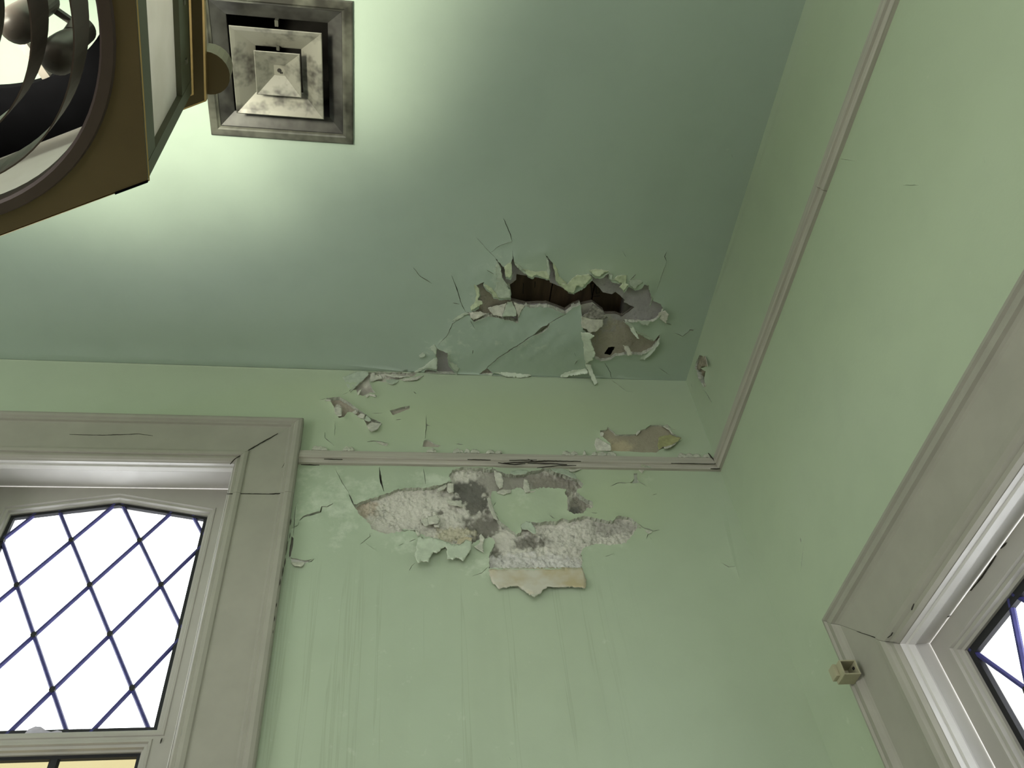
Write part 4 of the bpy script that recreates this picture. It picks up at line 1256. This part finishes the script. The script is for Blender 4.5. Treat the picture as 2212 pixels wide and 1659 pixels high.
def build_window(name, label, to_world, x0, x1, top, bottom, prof, recess, openings, lattice, split=None, lead_w=.0085, border=.008):
    """local x along the wall, y into the wall, z up. openings = [(outline ccw, glass key)]"""
    root = empty(name, tuple(to_world((x1 - .05, 0, bottom))))
    tag(root, label, 'window', 'structure')

    def part(nm, mb_, mats, par=root, smooth=False):
        mb_.xf(to_world)
        o = mb_.build(nm, mats, None, smooth)
        return put(o, root) if par is root else child(o, par)

    def child(o, par):
        o.parent = par
        o.matrix_parent_inverse = Matrix.Translation(root.location).inverted() @ Matrix.Identity(4)
        o.matrix_parent_inverse = par.matrix_parent_inverse.inverted() @ Matrix.Translation(root.location).inverted()
        o.matrix_parent_inverse = Matrix.Identity(4)
        return o
    n = len(prof)
    cw = prof[-1][0]
    gap = .0007

    def leg(ax, sgn, z_lo, z_hi, mit_hi, push=0.0):
        v = []
        for zz, mit in ((z_lo, 0), (z_hi, mit_hi)):
            for u, p in prof:
                v.append((ax + sgn * u, -(p + (push if p > 0 else 0)), zz - mit * u - (gap if mit else 0)))
        f = [(i, i + 1, n + i + 1, n + i) for i in range(n - 1)] + [tuple(range(n)), tuple(range(2 * n - 1, n - 1, -1))]
        if sgn < 0:
            f = [q[::-1] for q in f]
        return v, f
    part('casing_side', MB().add(leg(x0, 1, bottom, top, 1)), M['trim'])
    if split:
        part('casing_side', MB().add(leg(x1, -1, split + .0009, top, 1)), M['trim'])
        part('casing_side', MB().add(leg(x1, -1, bottom, split - .0009, 0, .0012)), M['trim'])
    else:
        part('casing_side', MB().add(leg(x1, -1, bottom, top, 1)), M['trim'])
    v = []
    for ax, sgn in ((x0, 1), (x1, -1)):
        for u, p in prof:
            v.append((ax + sgn * u, -p, top - u + gap * 0))
    f = [(i, i + 1, n + i + 1, n + i)[::-1] for i in range(n - 1)]
    part('casing_head', MB().add((v, f)), M['trim'])
    v, f = box(x0 - .02, x1 + .02, -.05, .06, bottom - .03, bottom)
    part('window_sill', MB().add((v, f)), M['trim'])
    # jamb lining with its stop beads
    ix0, ix1, iz = x0 + cw, x1 - cw, top - cw
    prof_j = [(-.002, 0), (.008, 0), (.009, .004), (.019, .006), (.024, .003), (.025, 0), (.030, 0), (recess, 0), (recess + .09, 0)]
    nj = len(prof_j)
    v = []
    for y, e in prof_j:
        v += [(ix0 + e, y, bottom), (ix0 + e, y, iz - e), (ix1 - e, y, iz - e), (ix1 - e, y, bottom)]
    f = []
    for k in range(nj - 1):
        for i in range(3):
            f.append((k * 4 + i, k * 4 + i + 1, k * 4 + 4 + i + 1, k * 4 + 4 + i))
    part('jamb_lining', MB().add((v, f)), M['jamb'])
    # sash: flat frame with shaped openings
    outer = [(ix0 + .001, bottom), (ix1 - .001, bottom), (ix1 - .001, iz - .001), (ix0 + .001, iz - .001)]
    uv, tri = triangulate([outer] + [o_[0] for o_ in openings], np.zeros((0, 2)))
    cen = uv[tri].mean(1)
    ok = np.ones(len(tri), bool)
    for o_ in openings:
        ok &= ~inside(cen, o_[0])
    tri = tri[ok]
    mb_ = MB().add(([(a, recess, c_) for a, c_ in uv], [tuple(t) for t in tri]))
    part('sash_frame', mb_, M['sash'])
    sf = None
    gy = recess + .020
    for oi, (op, gk, lat, bw) in enumerate(openings):
        loops = [(op, recess), (poly_offset(op, .0015), recess - .0022), (poly_offset(op, .006), recess - .0025), (poly_offset(op, .008), recess + .002),
                 (poly_offset(op, .013), recess + .003), (poly_offset(op, .0145), recess + .009), (poly_offset(op, .018), recess + .011), (poly_offset(op, .0185), gy + .012)]
        part('glazing_moulding', MB().add(ring_prism(loops)), M['sash'])
        gl = poly_offset(op, .017)
        vis = poly_offset(op, .0185)
        part('border_came', MB().add(ring_prism([(poly_offset(op, .016), gy - .004), (poly_offset(vis, bw), gy - .005), (poly_offset(vis, bw + .001), gy + .003)])), M['border'])
        # lattice of lead and one pane to each cell
        (nx, nz), sx, (dx, dz) = lat
        if dx:
            lo = np.array(gl).min(0) - .3
            hi = np.array(gl).max(0) + .3
            A = np.array([dx, dz])
            B_ = np.array([dx - sx, dz])
            for fam, d in ((0, A), (1, B_)):
                for k in range(-14, 15):
                    p0 = np.array([nx + k * sx, nz])
                    seg = [tuple(p0 - d * 12), tuple(p0 + d * 12)]
                    # clip the line to the glass outline
                    t0, t1 = 0.0, 1.0
                    a, b_ = np.array(seg[0]), np.array(seg[1])
                    for i in range(len(vis)):
                        q0, q1 = np.array(vis[i]), np.array(vis[(i + 1) % len(vis)])
                        e = q1 - q0
                        fa = e[0] * (a - q0)[1] - e[1] * (a - q0)[0]
                        fb = e[0] * (b_ - q0)[1] - e[1] * (b_ - q0)[0]
                        if fa < 0 and fb < 0:
                            t0, t1 = 1, 0
                            break
                        if fa < 0:
                            t0 = max(t0, fa / (fa - fb))
                        elif fb < 0:
                            t1 = min(t1, fa / (fa - fb))
                    if t1 - t0 > 1e-3 and np.linalg.norm((b_ - a) * (t1 - t0)) > .02:
                        part('lead_came', MB().add(bar(a + (b_ - a) * t0, a + (b_ - a) * t1, lead_w, gy - .0045 - .0004 * fam, gy + .0035)), M['came'])
            solder = MB()
            for i in range(-8, 9):
                for j in range(-10, 11):
                    p0 = np.array([nx, nz]) + i * np.array([sx, 0]) + j * A
                    if inside([p0], vis)[0]:
                        oc = [(p0[0] + .0058 * math.cos(R(45 * q)), p0[1] + .0066 * math.sin(R(45 * q))) for q in range(8)]
                        part('solder_joint', MB().add(prism(oc, gy - .0062, gy)), M['border'])
                    # cell corners: node, lower right, bottom, lower left
                    cell = [tuple(p0), tuple(p0 + B_), tuple(p0 + A + B_), tuple(p0 + A)]
                    pl = convex_clip(cell, gl)
                    if pl and len(pl) >= 3:
                        ar = abs(sum(pl[q][0] * pl[(q + 1) % len(pl)][1] - pl[(q + 1) % len(pl)][0] * pl[q][1] for q in range(len(pl)))) / 2
                        if ar > 2e-5:
                            part('pane', MB().add(prism(pl, gy - .0012, gy + .0012)), M[gk])
        else:
            # square quarries
            a0, a1 = np.array(gl).min(0), np.array(gl).max(0)
            cols = [nx + sx * k for k in range(-8, 9) if a0[0] + .02 < nx + sx * k < a1[0] - .02]
            rows = [nz - dz * k for k in range(-12, 13) if a0[1] + .02 < nz - dz * k < a1[1] - .02]
            rows.sort()
            for cxx in cols:
                part('lead_came', MB().add(bar((cxx, a0[1]), (cxx, a1[1]), lead_w * 2.2, gy - .0045, gy + .0035)), M['border'])
            for czz in rows:
                part('lead_came', MB().add(bar((a0[0], czz), (a1[0], czz), lead_w, gy - .0049, gy + .0035)), M['border'])
            xs, zs = [a0[0]] + cols + [a1[0]], [a0[1]] + rows + [a1[1]]
            for i in range(len(xs) - 1):
                for j in range(len(zs) - 1):
                    part('pane', MB().add(prism([(xs[i], zs[j]), (xs[i + 1], zs[j]), (xs[i + 1], zs[j + 1]), (xs[i], zs[j + 1])], gy - .0012, gy + .0012)), M[gk])
    return root


bk = lambda p: (p[0], BACK + p[1], p[2])
rt = lambda p: (RIGHT + p[1], -p[0], p[2])
m_ = .0185
up1 = [(-.8236 - m_, 2.453 - m_), (-.403 + m_, 2.453 - m_), (-.403 + m_, 2.970 + m_ * .8), (-.613, 3.010 + m_), (-.8236 - m_, 2.970 + m_ * .8)]
lo1 = [(-.805 - m_, 1.02), (-.421 + m_, 1.02), (-.421 + m_, 2.424 + m_ * .3), (-.805 - m_, 2.424 + m_ * .3)]
up1[3] = (-.605, 3.011 + m_)
window_1 = build_window('window_1', 'left window with cream casing and pointed leaded diamond light', bk, W1['x0'], W1['x1'], W1['top'], W1['bottom'], CASING1, .083,
                        [(up1, 'glass', ((-.679, 2.902), .1427, (.0705, -.1203)), .0075), (lo1, 'amber', ((-.566, 2.25), .145, (0, .16)), .006)], None, split=float(PB.at([(560, 1068)], .014)[0][2]))
gy_, gz_ = 1.068, 2.280
up2 = [(-gy_ - m_, 1.70), (-.46, 1.70), (-.46, gz_ + m_), (-gy_ - m_, gz_ + m_)]
lo2 = [(-gy_ - m_, 1.02), (-.46, 1.02), (-.46, 1.63), (-gy_ - m_, 1.63)]
window_2 = build_window('window_2', 'right window with wide cream casing and thick black glazing edge', rt, -W2['y1'], -W2['y0'], W2['top'], W2['bottom'], CASING2, .050,
                        [(up2, 'glass', ((-1.002, 2.173), .137, (.0672, -.1155)), .012), (lo2, 'amber', ((-.8, 1.4), .145, (0, .16)), .011)], None, lead_w=.0075)
# putty left on the lower glazing edge of the left window
pz = PB.at([(64, 1584)], -.09)[0]
lump = MB()
prof_l = [(-.030, 0), (-.024, .009), (-.014, .013), (-.004, .012), (.006, .007), (.016, .0045), (.026, .0065), (.034, .005), (.037, 0)]
lump.add(prism([(pz[0] + .018 + a, pz[2] - .002 + h * 1.35) for a, h in prof_l] + [(pz[0] + .055, pz[2] - .02), (pz[0] - .012, pz[2] - .02)], BACK + .094, BACK + .106))
put(lump.build('putty_lump', M['putty']), window_1)
for i, (q, w, lf) in enumerate([([(510, 989), (540, 970), (575, 950), (600, 936)], 2.4, .0155), ([(497, 1002), (505, 993), (511, 988)], 2.4, .019), ([(150, 938), (220, 940), (300, 937), (330, 941)], 1.4, .0148),
                                ([(490, 1066), (530, 1066), (580, 1067), (628, 1063)], 1.6, .016), ([(346, 1605), (350, 1594)], 4.5, -.080), ([(615, 1000), (609, 1010)], 1.2, .0148)]):
    put(slit('joint_crack', None, PB, q, w, lf, 450 + i), window_1)
for i, (xa, ya, ln) in enumerate([(629, 1120, 14), (627, 1150, 12), (622, 1168, 30), (617, 1205, 18), (612, 1225, 20), (606, 1250, 14), (600, 1282, 10), (598, 1302, 9), (594, 1330, 11), (590, 1360, 9),
                                  (580, 1392, 50), (574, 1440, 26), (567, 1485, 22), (558, 1552, 14), (548, 1610, 24)]):
    put(slit('caulk_gap', None, PB, [(xa, ya), (xa - ln * .155, ya + ln)], 2.6, .0215 if i % 3 else .020, 480 + i), window_1)
for i, (q, w, lf) in enumerate([([(1850, 1364), (1880, 1374), (1912, 1386), (1936, 1388)], 2.0, .0155), ([(1916, 1378), (1924, 1372), (1927, 1366)], 1.5, .0185),
                                ([(2095, 1276), (2120, 1245), (2150, 1200)], 3.0, -.047), ([(2160, 1185), (2172, 1172)], 3.0, -.047), ([(2030, 1340), (2052, 1330)], 2.0, -.047),
                                ([(1968, 1318), (1973, 1304)], 1.8, .0195)]):
    put(slit('joint_crack', None, PR, q, w, lf, 520 + i), window_2)

# =================================================================== CEILING VENT
vent = empty('ceiling_vent', (vcx, vcy, CEIL))
tag(vent, 'square sooty metal air vent with nested louvre cones in the ceiling', 'vent')


def sq(a, z, cx=vcx, cy=vcy):
    return [(cx - a, cy - a, z), (cx + a, cy - a, z), (cx + a, cy + a, z), (cx - a, cy + a, z)]


def cone(loops):
    v, f = [], []
    for l in loops:
        v += l
    for k in range(len(loops) - 1):
        for i in range(4):
            j = (i + 1) % 4
            f.append((k * 4 + i, k * 4 + j, k * 4 + 4 + j, k * 4 + 4 + i))
    return v, f


Z = CEIL
put(MB().add(cone([sq(.1490, Z - .0003), sq(.1490, Z - .004), sq(.1465, Z - .0055), sq(.134, Z - .0065), sq(.131, Z - .0040), sq(.1275, Z - .003)])).build('outer_frame', M['vent']), vent)
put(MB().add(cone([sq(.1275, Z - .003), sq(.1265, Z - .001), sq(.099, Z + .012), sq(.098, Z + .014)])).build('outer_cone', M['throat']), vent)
put(MB().add(cone([sq(.0885, Z - .0205), sq(.0890, Z - .0215), sq(.0875, Z - .0225), sq(.080, Z - .019), sq(.047, Z + .002), sq(.045, Z + .004)])).build('middle_cone', M['vent_core']), vent)
core = cone([sq(.0445, Z - .0225), sq(.0450, Z - .0235), sq(.0435, Z - .0245), sq(.0105, Z - .001)])
core[1].append((12, 13, 14, 15))
co_ = put(MB().add(core).build('centre_cone', M['vent_core']), vent)
sc_ = MB()
oc = [(.0042 * math.cos(R(30 * q)), .0042 * math.sin(R(30 * q))) for q in range(12)]
sc_.add(([(vcx + a, vcy + b_, Z - .0022) for a, b_ in oc] + [(vcx + a, vcy + b_, Z - .0008) for a, b_ in oc], [tuple(range(12))] + [(i, (i + 1) % 12, (i + 1) % 12 + 12, i + 12) for i in range(12)]))
sc_.add(box(vcx + .001, vcx + .0065, vcy + .003, vcy + .0062, Z - .0022, Z - .001))
put(sc_.build('screw', M['void']), vent)
for a in ((vcx - .0035, vcx + .0035, vcy - .10, vcy - .088), (vcx - .003, vcx + .003, vcy - .05, vcy - .041)):
    put(MB().add(box(a[0], a[1], a[2], a[3], Z - .004, Z + .012)).build('strut', M['vent']), vent)
v, f = box(vcx - .1315, vcx + .1315, vcy - .1315, vcy + .1315, Z + .0005, Z + .3)
f = [q for q in f if q != (0, 2, 6, 4)]
put(link('duct', v, [q[::-1] for q in f], M['void']), vent)

# =================================================================== HANGING LANTERN
LX, LY, LB, LT = -.596, .317, CAM[2] + 1.0, CAM[2] + 1.28
HR, ANG = .362, 5.0
lantern = empty('hanging_lantern', (LX, LY, LB))
tag(lantern, 'six sided bronze hanging lantern with frosted panels and concentric ring louvres', 'lantern')


def hexa(rad, z, off=0.0):
    return [(LX + rad * math.cos(R(ANG - 30 + 60 * k)), LY + rad * math.sin(R(ANG - 30 + 60 * k)), z) for k in range(6)]


def circ(rad, z, n=96):
    return [(LX + rad * math.cos(2 * math.pi * k / n + R(ANG)), LY + rad * math.sin(2 * math.pi * k / n + R(ANG)), z) for k in range(n)]


def hex_dense(rad, z, n=96):
    out = []
    for k in range(n):
        t = 2 * math.pi * k / n
        d = (t + math.pi / 6) % (math.pi / 3) - math.pi / 6
        r_ = rad * math.cos(math.pi / 6) / math.cos(d)
        out.append((LX + r_ * math.cos(t + R(ANG)), LY + r_ * math.sin(t + R(ANG)), z))
    return out


def skin(loops, close=False):
    n = len(loops[0])
    v, f = [], []
    for l in loops:
        v += l
    K = len(loops)
    for k in range(K if close else K - 1):
        kk = (k + 1) % K
        for i in range(n):
            j = (i + 1) % n
            f.append((k * n + i, k * n + j, kk * n + j, kk * n + i))
    return v, f


RIM = .275
put(MB().add(skin([hex_dense(HR, LB), hex_dense(HR, LB + .006), circ(RIM, LB + .006), circ(RIM, LB)], True)).build('bottom_plate', M['bronze']), lantern)
put(MB().add(skin([circ(RIM + .016, LB - .0002), circ(RIM + .014, LB - .004), circ(RIM + .002, LB - .004), circ(RIM - .001, LB), circ(RIM - .001, LB + .020), circ(RIM + .003, LB + .020)])).build('rim_ring', M['ring'], smooth=False), lantern)
put(MB().add(skin([hex_dense(HR + .0012, LB - .0004), hex_dense(HR + .0025, LB + .001), hex_dense(HR + .0012, LB + .004)])).build('bottom_edge_bead', M['brass']), lantern)
for k, rr in enumerate((.248, .2054, .1600, .1120, .0640)):
    put(MB().add(skin([circ(rr, LB + .002), circ(rr, LB + .058), circ(rr - .0018, LB + .058), circ(rr - .0018, LB + .002)], True)).build('ring_louvre', M['ring'], smooth=False), lantern)
TOPR = .226
bx_, by_ = [float(q) for q in (CAM + rays([(452, 150)])[0] * ((LT + .03 - CAM[2]) / rays([(452, 150)])[0][2]))[:2]]
put(MB().add(skin([hex_dense(HR + .020, LT), hex_dense(HR + .020, LT + .014), circ(TOPR, LT + .014), circ(TOPR, LT)], True)).build('top_plate', [M['bronze']], smooth=False), lantern)
put(MB().add(skin([hex_dense(HR - .004, LT - .0012), circ(TOPR - .0005, LT - .0012), circ(TOPR - .0005, LT + .015)])).build('top_lining', M['lining']), lantern)
put(MB().add(skin([hex_dense(HR + .0195, LT - .0006), hex_dense(HR + .0225, LT + .001), hex_dense(HR + .0225, LT + .0135)])).build('top_edge_bead', M['brass']), lantern)
put(MB().add(skin([hex_dense(HR + .0005, LT - .0066), hex_dense(HR + .0035, LT - .005), hex_dense(HR + .0035, LT - .0004)])).build('neck_bead', M['brass']), lantern)
for k in range(6):
    a0, a1 = R(ANG - 30 + 60 * k), R(ANG + 30 + 60 * k)
    A0 = np.array([LX + HR * math.cos(a0), LY + HR * math.sin(a0)])
    A1 = np.array([LX + HR * math.cos(a1), LY + HR * math.sin(a1)])
    t = (A1 - A0) / np.linalg.norm(A1 - A0)
    L = np.linalg.norm(A1 - A0)
    nr = np.array([t[1], -t[0]])

    def fx(p, A0=A0, t=t, nr=nr):
        q = A0 + t * p[0] + nr * p[1]
        return (q[0], q[1], p[2])
    put(MB().add(box(.0, L, -.008, -.0005, LB + .006, LB + .048)).xf(fx).build('bottom_rail', M['olive']), lantern)
    tr_ = put(MB().add(box(.0, L, -.008, -.0005, LT - .066, LT - .0015)).xf(fx).build('top_rail', M['olive']), lantern)
    for sxx in (.16, .30, .62, .84):
        put(MB().add(box(L * sxx - .0035, L * sxx + .0035, -.0005, .0012, LT - .038, LT - .030)).xf(fx).build('screw', M['screw']), lantern)
    if k == 1:
        put(MB().add(box(.001, .046, .0008, .0024, LB - .0022, LB + .003)).xf(fx).build('seam_gap', M['lining']), lantern)
    for e0, e1 in ((0, .020), (L - .020, L)):
        put(MB().add(box(e0, e1, -.0075, 0, LB + .006, LT - .001)).xf(fx).build('corner_post', M['olive']), lantern)
    put(MB().add(box(.006, L - .006, -.0125, -.0085, LB + .010, LT - .008)).xf(fx).build('frosted_panel', M['frost']), lantern)
# hollow stem, ceiling canopy and lamp holders (mostly above and left of the frame)
def tube(r0, r1, z0, z1, cx, cy, n=24):
    a = [(cx + r0 * math.cos(2 * math.pi * k / n), cy + r0 * math.sin(2 * math.pi * k / n), z0) for k in range(n)]
    b_ = [(cx + r1 * math.cos(2 * math.pi * k / n), cy + r1 * math.sin(2 * math.pi * k / n), z1) for k in range(n)]
    v, f = skin([a, b_])
    return v, f + [tuple(range(n))[::-1], tuple(range(n, 2 * n))]


put(MB().add(tube(.032, .030, LT + .0145, LT + .055, bx_, by_)).build('stand_in_boss', M['bronze']), lantern)  # stand-in knob for an unidentified brass-coloured shape beside the vent
put(MB().add(tube(.010, .010, LT + .01, CEIL - .02, LX, LY)).build('stem', M['bronze'], smooth=False), lantern)
put(MB().add(tube(.035, .060, CEIL - .03, CEIL - .0005, LX, LY)).build('ceiling_canopy', M['brass']), lantern)
for k in range(3):
    a = R(ANG + 60 * k)
    ca, sa = math.cos(a), math.sin(a)
    mb = MB().add(box(-.30, .30, -.006, .006, LT + .002, LT + .012))
    mb.xf(lambda p: (LX + p[0] * ca - p[1] * sa, LY + p[0] * sa + p[1] * ca, p[2]))
    if k == 1:
        put(mb.build('hanger_bar', M['socket']), lantern)


def bulb(cx, cy, z_low, mat, lit=False):
    pr = [(.0, 0), (.010, .0012), (.017, .005), (.021, .012), (.0225, .022), (.022, .040), (.020, .060), (.017, .078), (.014, .088)]
    n = 20
    loops = [[(cx + max(r_, .0004) * math.cos(2 * math.pi * k / n), cy + max(r_, .0004) * math.sin(2 * math.pi * k / n), z_low + h) for k in range(n)] for r_, h in pr]
    o = put(MB().add(skin(loops)).build('bulb', mat, smooth=True), lantern)
    s_ = put(MB().add(tube(.016, .018, z_low + .086, z_low + .125, cx, cy)).build('lamp_socket', M['socket']), lantern)
    return o


bulb(-.470, .405, LB + .135, M['bulb_off'])
bulb(-.428, .438, LB + .128, M['bulb_off'])
bulb(LX, LY, LT - .225, M['bulb_on'])
cup = [(.016, .000), (.050, .010), (.085, .032), (.105, .060), (.103, .061), (.083, .034), (.049, .013), (.016, .004)]
loops = [[(LX + r_ * math.cos(2 * math.pi * k / 40), LY + r_ * math.sin(2 * math.pi * k / 40), LT - .262 + h) for k in range(40)] for r_, h in cup]
put(MB().add(tube(.088, .088, LT - .012, LT - .006, LX, LY, 40)).build('added_baffle_disc', M['lining']), lantern)  # added disc, blocks the uplight so the ceiling straight above stays dimmer
put(MB().add(skin(loops, True)).build('reflector_cup', M['ring'], smooth=True), lantern)
for (x, y) in ((-.470, .405), (-.428, .438)):
    d = math.hypot(x - LX, y - LY)
    a = math.atan2(y - LY, x - LX)
    ca, sa = math.cos(a), math.sin(a)
    mb = MB().add(box(0, d, -.004, .004, LB + .252, LB + .260))
    mb.xf(lambda p: (LX + p[0] * ca - p[1] * sa, LY + p[0] * sa + p[1] * ca, p[2]))
    put(mb.build('socket_arm', M['socket']), lantern)
put(MB().add(tube(.012, .012, LB + .25, LT + .012, LX, LY)).build('inner_stem', M['socket']), lantern)
ld = bpy.data.lights.new('lantern_uplight', 'SPOT')
ld.energy, ld.color, ld.shadow_soft_size = 150.0, (1.0, 0.97, 0.78), .09
ld.spot_size, ld.spot_blend = R(114), .35
lo = bpy.data.objects.new('lantern_uplight', ld)
lo.location, lo.rotation_euler = (LX, LY, LT - .185), (R(180), 0, 0)
COL.objects.link(lo)
put(lo, lantern)
ld = bpy.data.lights.new('lantern_panel_fill', 'POINT')  # added fill light with no bulb of its own, brightens the frosted panels
ld.energy, ld.color, ld.shadow_soft_size = 3.4, (1.0, 0.96, 0.86), .03
lo = bpy.data.objects.new('lantern_panel_fill', ld)
lo.location = (LX - .05, LY - .05, LB + .17)
COL.objects.link(lo)
put(lo, lantern)

# =================================================================== SMALL PLASTIC BRACKET on the right window casing
bp = PR.at([(1828, 1452)], .040)[0]
bracket = empty('blind_bracket', tuple(bp))
tag(bracket, 'small open beige plastic blind bracket on the right window casing', 'bracket')
by, bz_ = float(bp[1]), float(bp[2])
bw_, bh_, bd_ = .032, .027, .030     # along the wall, height, projection
xw = RIGHT - .0245


def br(x0, x1, y0, y1, z0, z1):
    return box(xw - x1, xw - x0, by + y0, by + y1, bz_ + z0, bz_ + z1)


mb = MB()
mb.add(br(0, .0025, -bw_ / 2, bw_ / 2, -bh_ / 2, bh_ / 2))                       # back plate on the casing
mb.add(br(bd_ - .0025, bd_, -bw_ / 2, bw_ / 2, -bh_ / 2, bh_ / 2))               # front
mb.add(br(.0025, bd_ - .0025, bw_ / 2 - .0025, bw_ / 2, -bh_ / 2, bh_ / 2))      # far end
mb.add(br(.0025, bd_ - .0025, -bw_ / 2, bw_ / 2 - .0025, bh_ / 2 - .0025, bh_ / 2))
mb.add(br(.0025, bd_ - .0025, -bw_ / 2, bw_ / 2 - .0025, -bh_ / 2, -bh_ / 2 + .0025))
bevel(put(mb.build('housing', M['plastic']), bracket), .0006, 2)
bevel(put(MB().add(br(bd_, bd_ + .0065, -.002, bw_ / 2 + .001, -bh_ / 2 + .006, bh_ / 2 + .001)).build('clip_flap', M['plastic']), bracket), .0008, 2)
put(MB().add(br(.0025, .0045, -.009, -.004, .001, .005)).build('screw', M['void']), bracket)
